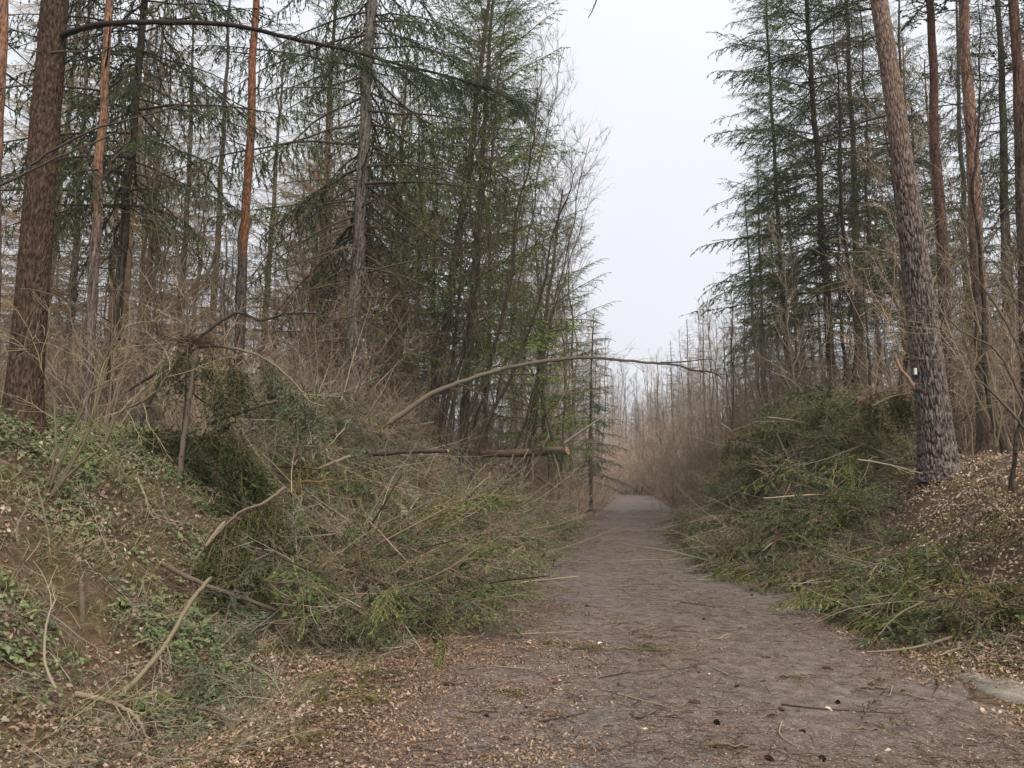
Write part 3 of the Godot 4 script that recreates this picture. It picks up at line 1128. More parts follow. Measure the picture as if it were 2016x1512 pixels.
	# the small dark spruce by the bend
	a = conifer("spruce_tree", "small dark spruce with level boughs where the left wood meets the track", on(sees(1162, 900, 40.0).x, 40.0), 10.5, 0.10, DARK_BARK, Vector2(0.3, 0))
	crown(a[0], a[1], "spruce", 1.6, 10.5, 0.26, 2.5, -0.2, 0.3, Color(0.95, 1.0, 1.0))

	# bare stems that lean out from one foot
	var stem_tint := Color(0.10, 0.08, 0.06)
	for q in [[868, 790, 942, 330, "longest dark stem of the bare clump leaning over the brash"], [882, 795, 1040, 320, "right-leaning dark stem of the bare clump beside the brash"], [895, 800, 1110, 390, "most slanting stem of the bare clump behind the arched sapling"], [858, 790, 985, 120, "upright stem of the bare clump reaching above the green firs"], [876, 800, 930, 560, "shortest stem of the bare clump over the brash heap"], [940, 790, 1085, 190, "tall slender bare tree fanning out over the left edge of the sky gap"], [985, 800, 1135, 380, "bare tree leaning into the sky gap above the sawn log"], [1010, 800, 1125, 520, "small bare tree leaning right just beyond the sawn log"], [915, 790, 1045, 240, "bare tree with many fine twigs right of the green firs"]]:
		var dd := 18.5 if q[0] < 905 else 25.0
		var f := on(sees(q[0], 800, dd).x, dd)
		var e := sees(q[2], q[3], dd + rng.randf_range(-0.5, 1.5))
		var tall := (e.y - f.y) * 1.15
		bare_tree("bare_tree", q[4], f, tall, 0.06 if q[0] < 905 else 0.05, tall * 0.34, 26, stem_tint if q[0] < 905 else stem_tint * 1.7, "", Vector2((e.x - f.x) * 1.15, rng.randf_range(-0.5, 0.5)), 0.25, 1.3)


func pine(called: String, label: String, at: Vector3, tall: float, r0: float, bark: Array, px0: float, px1: float) -> Node3D:
	var d := -at.z
	var top := sees(px1, 0, d)
	var slope := (top.x - at.x) / (top.y - at.y)
	var a := conifer(called, label, at, tall, r0, bark, Vector2(slope * tall, 0))
	stub_limbs(a[0], a[1], tall * 0.3, tall * 0.6, 9, 0.3, 1.4, Color(0.07, 0.055, 0.045))
	crown(a[0], a[1], "pine", tall * 0.55, tall, 0.55, 2.8, 0.1, 0.7, Color(1, 1, 1), 0.45)
	return a[0]


func featured_right() -> void:
	# the big leaning pine
	var foot := lies(1852, 938)
	foot.y -= 0.08
	var d := -foot.z
	var o := thing("scots_pine", "thick pine with plated purple-grey bark leaning left over the right bank", "tree", foot)
	var mid := sees(1790, 380, d) - foot
	var top := sees(1722, -60, d) - foot
	var tall := 19.0
	var bl := bole_line(tall, Vector2.ZERO, Vector2.ZERO, 420, 8.5, 0.243, 0.5, 0.015)
	var line: PackedVector3Array = bl[0]
	var rad: PackedFloat32Array = bl[1]
	for i in line.size():
		var y := line[i].y
		var off := mid.x * y / mid.y if y < mid.y else mid.x + (top.x - mid.x) * (y - mid.y) / (top.y - mid.y)
		off = lerpf(off, top.x * y / top.y, 0.4)
		line[i].x += off
		rad[i] *= lerpf(1.0, 0.78, smoothstep(2.0, 6.0, y))
	part("trunk", bole(line, rad, 150, 0.026, 7.5, 0.034, [Color(0.07, 0.057, 0.052), Color(0.27, 0.222, 0.20)], [Color(0.19, 0.125, 0.10), Color(0.38, 0.265, 0.215)], Vector2(3.2, 6.8)), o)
	var dark := Color(0.05, 0.038, 0.032)
	for q in [[[1722, 72], [1690, 85], [1660, 105], [1640, 125]], [[1742, 228], [1700, 240], [1668, 250], [1650, 257]], [[1716, 18], [1690, 20], [1676, 18]], [[1752, 282], [1735, 284], [1718, 288]], [[1775, 60], [1810, 20], [1835, 0]], [[1690, -110], [1500, -120], [1300, -60], [1195, -25], [1172, 8], [1167, 20], [1158, 36]]]:
		var pts := []
		for z in q:
			pts.append(sees(z[0], z[1], d - 0.3 - 0.6 * absf(z[0] - 1740) / 600.0) - foot)
		var lim := through(pts, 5, 0.008)
		var w := Mesher.new()
		w.tube(lim, taper(lim.size(), 0.022, 0.006, 0.1), 6, dark, dark)
		part("limb", w.mesh(M.wood), o)
	var tip := Mesher.new()
	tip.tube(through([sees(1163, 22, d - 0.9) - foot, sees(1157, 19, d - 0.9) - foot, sees(1148, 17, d - 0.9) - foot], 3, 0.0), PackedFloat32Array([0.004, 0.004, 0.003, 0.003, 0.002, 0.002, 0.001]), 4, dark, dark)
	part("twig", tip.mesh(M.twig), o)
	var tuft := [[], [], [], []]
	var tints := [[], [], [], []]
	for i in 24:
		var b := Basis.from_euler(Vector3(rng.randf() * TAU, rng.randf() * TAU, rng.randf_range(-0.5, 1.2)))
		tuft[i % 4].append(Transform3D(b.scaled_local(Vector3.ONE * rng.randf_range(0.12, 0.24)), sees(1642 + rng.randfn() * 14, 105 + rng.randfn() * 18, d - 0.45) - foot))
		tints[i % 4].append(Color(0.75, 0.7, 0.7))
	for k in 4:
		copies("foliage", LIB.dead[k], tuft[k], tints[k], o)
	crown(o, line, "pine", 10.5, tall, 0.6, 3.2, 0.1, 0.7, Color(1, 1, 1), 0.45)
	# the little pale marker on its left flank
	var mk := thing("marker_tag", "small white tag fixed to the left flank of the thick leaning pine", "tag", sees(1802, 731, d - 0.12))
	var tagm := BoxMesh.new()
	tagm.size = Vector3(0.055, 0.10, 0.02)
	tagm.material = plain(Color(0.66, 0.66, 0.6), 0.6)
	var plate := part("plate", tagm, mk)
	plate.rotation = Vector3(0.1, 0.5, 0.12)
	var clip := BoxMesh.new()
	clip.size = Vector3(0.03, 0.11, 0.03)
	clip.material = plain(Color(0.04, 0.05, 0.05), 0.7)
	var cl := part("clip", clip, mk, Vector3(0.035, -0.01, -0.03))
	cl.rotation = Vector3(0.1, 0.5, 0.12)

	pine("scots_pine", "dark reddish pine trunk directly behind the thick leaning pine", on(sees(1866, 800, 17.0).x, 17.0), 20.0, 0.135, RED_BARK, 1866, 1832)
	pine("scots_pine", "pinkish-orange pine trunk right of the thick leaning pine", on(sees(1935, 800, 15.0).x, 15.0), 19.0, 0.15, PINK_BARK, 1935, 1884)
	pine("scots_pine", "dark pine trunk at the right edge of the photo", on(sees(2024, 800, 13.5).x, 13.5), 18.0, 0.125, RED_BARK, 2028, 1992)

	# the tall spruce left of the leaning pine, and those beyond it
	var a: Array
	for q in [[1642, 24.0, 23.0, 1584, 0.135, 4.5, 4.4, "tall straight spruce in the right wood with foliage towards the sky gap", "spruce"], [1560, 31.0, 24.0, 1510, 0.12, 5.5, 2.7, "spruce with green boughs down its left side, beyond the tall straight one", "spruce"], [1500, 40.0, 17.0, 1485, 0.13, 5.0, 2.6, "hazier spruce at the right edge of the sky gap", "spruce"], [1700, 27.0, 21.0, 1665, 0.16, 6.0, 3.0, "thin dark spruce between the tall straight spruce and the leaning pine", "droop"], [1985, 22.0, 19.0, 1960, 0.16, 3.0, 3.2, "shaded spruce behind the pines at the right edge", "droop"], [1790, 30.0, 20.0, 1770, 0.16, 4.0, 3.0, "shaded spruce far behind the thick leaning pine", "droop"]]:
		var f := on(sees(q[0], 820, q[1]).x, q[1])
		var e := sees(q[3], 0, q[1])
		var slope := (e.x - f.x) / (e.y - f.y)
		a = conifer("spruce_tree", q[7], f, q[2], q[4], DARK_BARK, Vector2(slope * q[2], 0))
		crown(a[0], a[1], "dead", 1.0, q[5] + 2.0, 0.5, 2.6, -0.15, -0.1, Color(1.0, 0.95, 0.9), 0.2, "dead_branches")
		crown(a[0], a[1], q[8], q[5], q[2], 0.34, q[6] * 0.95, -0.1, 0.5, Color(1.25, 1.25, 1.05), 0.5)
		crown(a[0], a[1], "green", q[5] + 1.0, q[2] * 0.9, 1.0, q[6] * 0.95, 0.0, 0.5, Color(0.8, 0.82, 0.85), 0.6, "young_boughs")
	# bare trees with dark stems
	var tint := Color(0.085, 0.066, 0.05)
	for q in [[1700, 640, 1642, 110, 20.0, "dark bare tree with a tuft at its top left of the leaning pine"], [1735, 650, 1690, 60, 22.0, "second dark bare stem left of the leaning pine"], [1668, 700, 1655, 200, 25.0, "slim bare stem beside the tall straight spruce"], [1960, 700, 1925, 80, 13.0, "crooked bare stem between the right-hand pines"], [1990, 760, 2010, 300, 9.5, "thin forked bare tree at the right edge of the bank"], [1765, 690, 1745, 300, 17.0, "bare stem that rises close left of the leaning pine"]]:
		var f := on(sees(q[0], 800, q[4]).x, q[4])
		var e := sees(q[2], q[3], q[4])
		var tall2 := (e.y - f.y) * 1.1
		bare_tree("bare_tree", q[5], f, tall2, 0.07 if q[4] > 15.0 else 0.045 if q[4] > 10.0 else 0.028, tall2 * 0.3, 20, tint, "", Vector2((e.x - f.x) * 1.1, 0), 0.3, 1.5)


# brown brushwood that fills the woods to head height and above
func make_brushwood() -> void:
	var s := Spread.new(5)
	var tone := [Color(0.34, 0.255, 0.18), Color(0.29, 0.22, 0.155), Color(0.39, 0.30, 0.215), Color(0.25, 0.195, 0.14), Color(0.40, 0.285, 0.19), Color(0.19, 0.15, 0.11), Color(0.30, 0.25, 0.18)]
	# [count, u from, u to, d from, d to, size from, size to]
	for row in [[130, -20.0, -6.4, 14.0, 34.0, 0.6, 1.4], [130, -8.0, -2.9, 24.0, 95.0, 0.8, 2.0], [330, 5.6, 22.0, 13.0, 42.0, 0.7, 1.8], [170, 2.7, 7.5, 24.0, 95.0, 0.8, 2.0], [420, -9.0, 20.0, 86.0, 118.0, 1.2, 3.2]]:
		for i in int(row[0]):
			var u := rng.randf_range(row[1], row[2])
			var d: float = row[3] + (row[4] - row[3]) * pow(rng.randf(), 1.2)
			var x: float = road_x(minf(d, 72.0)) + 0.157 * maxf(d - 72.0, 0.0) + u
			if absf(x - road_x(d)) < 2.5 and d < 100.0:
				continue
			var size := rng.randf_range(row[5], row[6])
			var b := Basis.from_euler(Vector3(rng.randfn() * 0.1, rng.randf() * TAU, rng.randfn() * 0.1))
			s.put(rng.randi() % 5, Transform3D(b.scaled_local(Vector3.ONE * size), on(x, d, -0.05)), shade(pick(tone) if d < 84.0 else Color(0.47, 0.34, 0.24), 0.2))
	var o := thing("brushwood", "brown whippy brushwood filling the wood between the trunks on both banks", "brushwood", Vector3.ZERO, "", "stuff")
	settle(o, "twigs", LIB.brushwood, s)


func plain(col: Color, rough: float) -> StandardMaterial3D:
	var m := StandardMaterial3D.new()
	m.albedo_color = col.linear_to_srgb()
	m.roughness = rough
	return m


func woods_left() -> void:
	featured_left()


func woods_right() -> void:
	featured_right()


func woods_behind() -> void:
	var protos := {}
	var away := Vector3(0, -60, 0)
	# one of each kind first; the copies follow
	var kinds := {
		"bare": [], "larch": [], "spruce": [], "pine": [], "shrub": [], "thicket": [], "tan": [],
	}
	var browns := [Color(0.22, 0.175, 0.13), Color(0.27, 0.225, 0.175), Color(0.15, 0.12, 0.09), Color(0.31, 0.25, 0.19), Color(0.24, 0.18, 0.13), Color(0.19, 0.165, 0.13)]
	for i in 6:
		kinds.bare.append(bare_tree("bare_tree", "leafless tree among the woods", away, rng.randf_range(10.0, 14.0), rng.randf_range(0.06, 0.1), rng.randf_range(2.6, 3.8), 24, browns[i], "leafless trees in the woods behind", Vector2(rng.randf_range(-0.6, 0.6), 0), 0.22, 1.2))
	for i in 4:
		kinds.tan.append(bare_tree("young_tree", "tan twiggy young tree", away, rng.randf_range(7.0, 9.5), 0.05, rng.randf_range(2.2, 3.0), 34, [Color(0.33, 0.245, 0.165), Color(0.37, 0.28, 0.195), Color(0.29, 0.22, 0.15), Color(0.35, 0.245, 0.16)][i], "tan twiggy young trees", Vector2(rng.randf_range(-0.4, 0.4), 0), 0.06, 0.6))
	for i in 3:
		var a := conifer("larch_tree", "leafless larch among the woods", away, rng.randf_range(10.0, 15.0), 0.12, GREY_BARK, Vector2.ZERO, "bare brown larches in the left wood")
		crown(a[0], a[1], "larch", 1.0, 15.0, 0.3, 2.9, 0.05, 0.45, Color(1, 1, 1))
		kinds.larch.append(a[0])
	for i in 4:
		var h := rng.randf_range(16.0, 22.0)
		var a := conifer("spruce_tree", "dark spruce among the woods", away, h, 0.16, DARK_BARK, Vector2.ZERO, "dark spruces in the woods behind")
		crown(a[0], a[1], ["spruce", "droop", "green", "droop"][i], rng.randf_range(2.0, 6.0), h, 0.42, rng.randf_range(2.4, 3.4), -0.25, 0.4, Color(0.95, 0.95, 0.95))
		crown(a[0], a[1], "dead", 0.8, 6.0, 0.5, 2.2, -0.15, 0.0, Color(0.8, 0.75, 0.7), 0.2, "dead_branches")
		kinds.spruce.append(a[0])
	for i in 2:
		var a := conifer("scots_pine", "distant pine among the woods", away, 18.0, 0.15, [RED_BARK, ORANGE_BARK][i], Vector2(0.4, 0), "distant pines in the woods behind")
		crown(a[0], a[1], "pine", 9.0, 18.0, 0.55, 2.8, 0.1, 0.7, Color(1, 1, 1), 0.45)
		kinds.pine.append(a[0])
	for i in 5:
		kinds.shrub.append(shrub("bare_shrub", "leafless shrub on the bank", away, rng.randf_range(3.0, 4.6), 7, [Color(0.33, 0.265, 0.19), Color(0.27, 0.21, 0.15), Color(0.38, 0.30, 0.22)], "leafless shrubs along the banks"))
	for i in 4:
		kinds.thicket.append(shrub("bare_shrub", "brown twiggy shrub on the bank", away, rng.randf_range(1.6, 2.6), 11, [Color(0.38, 0.28, 0.195), Color(0.32, 0.235, 0.16), Color(0.43, 0.33, 0.235)], "brown twiggy shrubs along the banks", 0.9))
	var used := {}

	# [kind, count, u from, u to, d from, d to, size from, size to, where it stands]
	var plan := [
		["larch", 8, -16.0, -6.5, 18.0, 30.0, 0.75, 1.15, "left"],
		["spruce", 6, -30.0, -14.0, 18.0, 42.0, 0.8, 1.2, "left"],
		["spruce", 5, -12.0, -6.0, 44.0, 85.0, 0.7, 1.0, "left"],
		["tan", 18, -10.5, -6.2, 15.5, 24.0, 0.8, 1.2, "left"],
		["tan", 16, -20.0, -6.5, 15.0, 34.0, 0.6, 1.1, "left"],
		["tan", 16, 5.5, 16.0, 16.0, 40.0, 0.6, 1.1, "right"],
		["pine", 7, -26.0, -9.0, 16.0, 50.0, 0.85, 1.15, "left"],
		["bare", 36, -24.0, -6.5, 13.0, 42.0, 0.45, 0.9, "left"],
		["bare", 54, -9.0, -2.9, 28.0, 105.0, 0.7, 1.5, "left"],
		["shrub", 28, -16.0, -5.5, 13.5, 34.0, 0.7, 1.2, "left"],
		["shrub", 22, -7.0, -3.2, 26.0, 80.0, 0.8, 1.5, "left"],
		["thicket", 34, -16.0, -5.8, 11.5, 32.0, 0.8, 1.6, "left"],
		["thicket", 14, -6.0, -3.0, 22.0, 80.0, 0.8, 1.6, "left"],
		["spruce", 10, 9.0, 28.0, 26.0, 60.0, 0.8, 1.15, "right"],
		["spruce", 4, 6.0, 10.0, 46.0, 90.0, 0.7, 1.0, "right"],
		["pine", 6, 8.0, 24.0, 16.0, 45.0, 0.85, 1.1, "right"],
		["bare", 14, 3.8, 9.0, 17.0, 32.0, 0.8, 1.3, "right"],
		["bare", 40, 5.5, 22.0, 15.0, 50.0, 0.5, 1.0, "right"],
		["bare", 74, 2.9, 9.0, 26.0, 110.0, 0.7, 1.35, "right"],
		["shrub", 44, 5.0, 18.0, 13.0, 40.0, 0.8, 1.5, "right"],
		["shrub", 26, 2.9, 7.0, 24.0, 90.0, 0.9, 1.7, "right"],
		["thicket", 50, 4.8, 18.0, 11.0, 40.0, 0.8, 1.7, "right"],
		["thicket", 20, 2.8, 6.0, 24.0, 90.0, 0.8, 1.8, "right"],
		["bare", 70, -12.0, 22.0, 106.0, 145.0, 0.8, 1.4, "far"],
		["spruce", 16, -10.0, 20.0, 118.0, 150.0, 0.6, 1.0, "far"],
		["thicket", 14, -5.0, 16.0, 104.0, 120.0, 1.2, 2.6, "far"],
	]
	var words := {"bare": "leafless tree", "larch": "leafless brown larch", "spruce": "dark spruce", "pine": "slender pine", "shrub": "leafless many-stemmed shrub", "thicket": "brown twiggy shrub", "tan": "tan twiggy young tree"}
	var tones := {"bare": ["brown", "pale brown", "dark brown", "pale tan", "reddish brown", "grey-brown"], "larch": ["slim", "tall", "short"], "pine": ["reddish", "orange"]}
	for row in plan:
		var k: String = row[0]
		for i in int(row[1]):
			var u := rng.randf_range(row[2], row[3])
			var d := rng.randf_range(row[4], row[5])
			if row[8] == "far":
				u += 0.0
			var x: float = (road_x(d) if row[8] != "far" else 0.25 + 0.157 * d) + u
			if row[8] == "far" and absf(x - road_x(d)) < 3.2:
				continue
			var at := on(x, d, -0.08)
			var size := rng.randf_range(row[6], row[7])
			if k == "bare" and row[8] == "right":
				size *= lerpf(0.5, 1.0, smoothstep(20.0, 75.0, d))
			var which: int = rng.randi() % kinds[k].size()
			var o: Node3D = kinds[k][which]
			var label: String = words[k] + " " + whereabouts(at, row[8])
			if k in tones:
				label = tones[k][which] + " " + label
			var group: String = label
			if used.has(o):
				o = again(o, label, at, rng.randf() * TAU, size)
			else:
				used[o] = true
				o.position = at
				o.rotation.y = rng.randf() * TAU
				o.scale = Vector3.ONE * size
				o.set_meta("label", label)
			o.set_meta("group", group)
	for k in kinds:
		for o in kinds[k]:
			if not used.has(o):
				o.free()


# what a thing in the woods stands behind or beside, as the photograph shows it
func whereabouts(at: Vector3, zone: String) -> String:
	if zone == "far":
		return "closing the far end of the track"
	var px := 1008.0 + FOCAL * at.x / -at.z
	if zone == "left":
		if px < 150:
			return "behind the thick left trunk"
		if px < 430:
			return "behind the slender orange pine on the left"
		if px < 640:
			return "between the two orange pines and the knotty spruce"
		if px < 860:
			return "behind the knotty spruce and left brash heap"
		if px < 1050:
			return "beyond the green firs and the sawn log"
		return "along the left side of the far track"
	if px > 1850:
		return "behind the pines at the right edge"
	if px > 1680:
		return "behind the thick leaning pine"
	if px > 1530:
		return "behind the right brash heap"
	if px > 1400:
		return "beyond the far end of the right heap"
	return "along the right side of the far track"


# ---------------------------------------------------------------- brash heaps and litter

class Spread:
	var places := []
	var tints := []
	func _init(n: int) -> void:
		for i in n:
			places.append([])
			tints.append([])
	func put(k: int, t: Transform3D, c: Color) -> void:
		places[k].append(t)
		tints[k].append(c)


func settle(o: Node3D, called: String, meshes: Array, s: Spread) -> void:
	for k in meshes.size():
		if s.places[k].size():
			copies(called, meshes[k], s.places[k], s.tints[k], o)


# lying on the slope with its length turned by yaw, tilted up from it by lift
func laid(x: float, d: float, up: float, yaw: float, lift: float, roll: float, size: float) -> Transform3D:
	var n := upright(x, d)
	var along := Vector3(cos(yaw), 0, sin(yaw))
	along = (along - n * along.dot(n)).normalized()
	var b := Basis(along, n, along.cross(n))
	b = b * Basis(Vector3.BACK, lift) * Basis(Vector3.RIGHT, roll)
	return Transform3D(b.scaled_local(Vector3.ONE * size), on(x, d, up))


func make_brash() -> void:
	var o := thing("brash", "tangled heap of cut spruce boughs and twigs down the left bank", "brash", Vector3.ZERO, "", "stuff")
	fill_heap(o, -8.0, -1.9, 7.6, 25.0, 6200, true)
	o = thing("brash", "long heap of cut green boughs and twigs along the right bank", "brash", Vector3.ZERO, "", "stuff")
	fill_heap(o, 0.9, 6.6, 5.0, 28.0, 6000, false)


func fill_heap(o: Node3D, u0: float, u1: float, d0: float, d1: float, count: int, left: bool) -> void:
	var sets := {}
	for k in ["cut_green", "cut_olive", "cut_rust"]:
		sets[k] = Spread.new(4)
	var twigs := Spread.new(6)
	var sticks := Spread.new(5)
	var whips := Spread.new(4)
	var tries := 0
	var made := 0
	while made < count and tries < count * 14:
		tries += 1
		var d := d0 + (d1 - d0) * pow(rng.randf(), 1.35)
		var u := rng.randf_range(u0, u1)
		var h := heap(u, d)
		if h < 0.04 or rng.randf() > 0.12 + h:
			continue
		made += 1
		var x := road_x(d) + u
		var up := h * 0.62 * pow(rng.randf(), 0.6) + 0.02
		if left and hollow(u, d) > 0.35:
			if up < 0.42:
				continue
		var yaw := rng.randf() * TAU
		if rng.randf() < 0.4:
			yaw = (0.2 if left else PI - 0.2) + rng.randfn() * 0.8   # butts up the bank, tips down towards the track
		var t := laid(x, d, up, yaw, rng.randfn() * 0.27 + 0.02, rng.randf_range(-1.5, 1.5), rng.randf_range(0.45, 1.1))
		var patch := broad.get_noise_2d(x * 8.0 + 90.0, d * 8.0)
		var green := 0.38 + 1.1 * patch + (0.28 if not left else 0.0) + (0.25 if h < 0.3 else 0.0)
		var a := rng.randf()
		if a < 0.035:
			whips.put(rng.randi() % 4, t, shade(pick([STRAW, STRAW, TWIG][rng.randi() % 3]), 0.25))
		elif a < 0.11:
			sticks.put(rng.randi() % 5, t, shade([Color(0.32, 0.26, 0.18), Color(0.12, 0.09, 0.07), Color(0.22, 0.17, 0.12), Color(0.05, 0.04, 0.035)][rng.randi() % 4], 0.2))
		elif a < (0.42 if left else 0.28):
			twigs.put(rng.randi() % 6, t, shade(pick([STRAW, TWIG, OLIVE, RUST][rng.randi() % 4]), 0.25))
		elif rng.randf() < green:
			var tint := shade(Color.WHITE, 0.2)
			if rng.randf() < 0.18:
				tint = Color(1.3, 1.3, 0.95) * rng.randf_range(0.8, 1.2)
			elif rng.randf() < 0.2:
				tint = Color(1.15, 1.15, 1.5) * rng.randf_range(0.8, 1.1)
			sets.cut_green.put(rng.randi() % 4, t, tint)
		elif rng.randf() < (0.62 if left else 0.7):
			sets.cut_olive.put(rng.randi() % 4, t, shade(Color.WHITE, 0.25))
		else:
			sets.cut_rust.put(rng.randi() % 4, t, shade(Color.WHITE, 0.25))
	for k in sets:
		settle(o, "boughs", LIB[k], sets[k])
	# broad green fronds draped over the top of the heap
	var fronds := Spread.new(3)
	var laid_fronds := 0
	while laid_fronds < (230 if left else 420):
		var d := d0 + (d1 - d0) * pow(rng.randf(), 1.35)
		var u := rng.randf_range(u0, u1)
		var h := heap(u, d)
		if h < 0.12:
			continue
		laid_fronds += 1
		var x := road_x(d) + u
		var yaw := (0.3 if left else PI - 0.3) + rng.randfn() * 0.7
		var tint := Color(1.15, 1.3, 1.05) if rng.randf() < 0.55 else (Color(0.8, 0.9, 0.85) if rng.randf() < 0.6 else Color(1.45, 1.4, 1.0))
		fronds.put(rng.randi() % 3, laid(x, d, h * 0.55 + 0.08, yaw, rng.randfn() * 0.16 - 0.05, rng.randf_range(-0.5, 0.5), rng.randf_range(0.8, 1.7)), shade(tint, 0.2))
	settle(o, "fronds", LIB.near_green, fronds)
	settle(o, "twigs", LIB.twig, twigs)
	settle(o, "whips", LIB.whip, whips)
	settle(o, "sticks", LIB.stick, sticks)


func make_litter() -> void:
	# leaves on both banks and at the left edge of the track
	var leaves := Spread.new(4)
	for i in 9000:
		var d := 2.6 + 40.0 * pow(rng.randf(), 2.2)
		var left := rng.randf() < 0.5
		var u := -2.2 - rng.randf() * 8.0 if left else 2.3 + rng.randf() * 7.0
		var thin := 0.6 if left else 0.95
		if on_slab(road_x(d) + u, d) or rng.randf() > thin + 0.5 * broad.get_noise_2d(u * 12.0, d * 12.0):
			continue
		var x := road_x(d) + u
		leaves.put(rng.randi() % 4, laid(x, d, 0.0, rng.randf() * TAU, 0.0, 0.0, rng.randf_range(0.8, 1.25)), shade(Color(0.98, 0.95, 0.91) if left else Color(1.45, 1.38, 1.3), 0.2))
	for i in 620:
		var d := 3.2 + 9.0 * pow(rng.randf(), 1.6)
		var u := -2.75 - absf(rng.randfn()) * 0.5 + 0.25 * smoothstep(7.0, 4.0, d)
		var x := road_x(d) + u
		leaves.put(rng.randi() % 4, laid(x, d, 0.01, rng.randf() * TAU, 0.0, 0.0, rng.randf_range(0.5, 0.9)), shade(Color(1.15, 1.0, 0.9), 0.25))
	for i in 420:
		var d := 3.0 + 4.5 * rng.randf()
		var u := -2.6 + 2.0 * pow(rng.randf(), 2.0)
		leaves.put(rng.randi() % 4, laid(road_x(d) + u, d, 0.02, rng.randf() * TAU, 0.0, 0.0, rng.randf_range(0.35, 0.7)), shade(Color(1.0, 0.88, 0.8), 0.3))
	for i in 150:
		var d := 3.2 + 7.0 * rng.randf()
		var u := 2.35 + rng.randfn() * 0.3
		if on_slab(road_x(d) + u, d):
			continue
		leaves.put(rng.randi() % 4, laid(road_x(d) + u, d, 0.01, rng.randf() * TAU, 0.0, 0.0, rng.randf_range(0.5, 0.9)), shade(Color(1.1, 0.95, 0.85), 0.25))
	var o := thing("leaf_litter", "brown and pinkish fallen leaves covering the banks", "leaf litter", Vector3.ZERO, "", "stuff")
	settle(o, "leaves", LIB.litter, leaves)

	# needles, bark crumbs and small twigs on the track
	var crumbs := Spread.new(4)
	for i in 7600:
		var d := 2.2 + 40.0 * pow(rng.randf(), 2.0)
		var u := rng.randf_range(-2.7, 2.6)
		var x := road_x(d) + u
		if on_slab(x, d):
			continue
		var k := 0.5 + 1.1 * broad.get_noise_2d(x * 10.0, d * 5.0) + 0.5 * smoothstep(1.2, 2.3, absf(u))
		if rng.randf() > k:
			continue
		var t := laid(x, d, 0.024, rng.randf() * TAU, 0.0, 0.0, rng.randf_range(0.7, 1.2))
		crumbs.put(rng.randi() % 4, t, shade(Color.WHITE, 0.25))
	for i in 600:
		var d := 3.0 + 7.0 * rng.randf()
		var u := -2.7 + 1.9 * pow(rng.randf(), 1.4)
		crumbs.put(rng.randi() % 4, laid(road_x(d) + u, d, 0.02, rng.randf() * TAU, 0.0, 0.0, rng.randf_range(0.7, 1.2)), shade(Color(1.25, 1.15, 1.05), 0.3))
	o = thing("needle_litter", "reddish needles, bark crumbs and thin twigs scattered over the track", "needle litter", Vector3.ZERO, "", "stuff")
	settle(o, "needles", LIB.crumbs, crumbs)

	# low green plants on the left bank
	var herb := Spread.new(4)
	var ivy := Spread.new(4)
	var grass := Spread.new(4)
	for i in 7500:
		var d := 3.0 + 15.0 * pow(rng.randf(), 1.3)
		var u := -3.4 - 8.5 * rng.randf()
		var x := road_x(d) + u
		var n := broad.get_noise_2d(x * 11.0 + 40.0, d * 11.0)
		var t := laid(x, d, 0.0, rng.randf() * TAU, 0.0, 0.0, rng.randf_range(0.7, 1.3))
		var high := smoothstep(-5.2, -6.6, u)
		if n > 0.02 - 0.12 * high and rng.randf() < 0.75:
			if rng.randf() < 0.72:
				ivy.put(rng.randi() % 4, t, shade(Color(1, 1, 1), 0.25))
			else:
				herb.put(rng.randi() % 4, t, shade(Color(1, 1, 1), 0.25))
		elif rng.randf() < 0.16 + 0.4 * high:
			grass.put(rng.randi() % 4, t, shade(Color(1, 1, 1), 0.25))
	for i in 380:
		var d := 4.0 + 26.0 * pow(rng.randf(), 1.3)
		var u := 3.6 + 6.0 * rng.randf()
		if rng.randf() > 0.3 + broad.get_noise_2d(u * 12.0, d * 12.0 + 7.0):
			continue
		grass.put(rng.randi() % 4, laid(road_x(d) + u, d, 0.0, rng.randf() * TAU, 0.0, 0.0, rng.randf_range(0.6, 1.1)), shade(Color(1.2, 1, 0.8), 0.25))
	# dry twigs dropped over the open bank and the ditch
	var fallen := Spread.new(6)
	for i in 520:
		var d := 3.2 + 9.0 * rng.randf()
		var u := -2.6 - 5.5 * rng.randf()
		var x := road_x(d) + u
		fallen.put(rng.randi() % 6, laid(x, d, 0.03, rng.randf() * TAU, rng.randf_range(-0.05, 0.25), rng.randf() * TAU, rng.randf_range(0.2, 0.6)), shade(pick(STRAW if rng.randf() < 0.5 else TWIG), 0.25))
	for i in 420:
		var d := 3.4 + 3.6 * rng.randf()
		var u := -2.5 - 2.2 * rng.randf()
		fallen.put(rng.randi() % 6, laid(road_x(d) + u, d, 0.03, rng.randf() * TAU, rng.randf_range(-0.05, 0.2), rng.randf() * TAU, rng.randf_range(0.15, 0.45)), shade(pick([STRAW, TWIG, OLIVE][rng.randi() % 3]), 0.25))
	for i in 160:
		var d := 4.5 + 9.0 * rng.randf()
		var u := 2.5 + 5.0 * rng.randf()
		fallen.put(rng.randi() % 6, laid(road_x(d) + u, d, 0.03, rng.randf() * TAU, rng.randf_range(-0.05, 0.25), rng.randf() * TAU, rng.randf_range(0.2, 0.5)), shade(pick(STRAW if rng.randf() < 0.5 else TWIG), 0.25))
	var oo := thing("twig_litter", "dry branching twigs dropped over the banks and the ditch", "twig litter", Vector3.ZERO, "", "stuff")
	settle(oo, "twigs", LIB.twig, fallen)
	o = thing("undergrowth", "low green brambles, ivy and grass on the left bank", "undergrowth", Vector3.ZERO, "", "stuff")
	settle(o, "ivy", LIB.ivy, ivy)
	settle(o, "leaves", LIB.herb, herb)
	settle(o, "grass", LIB.grass, grass)

	# green needle spray trodden along the edges of the track
	var spray := Spread.new(3)
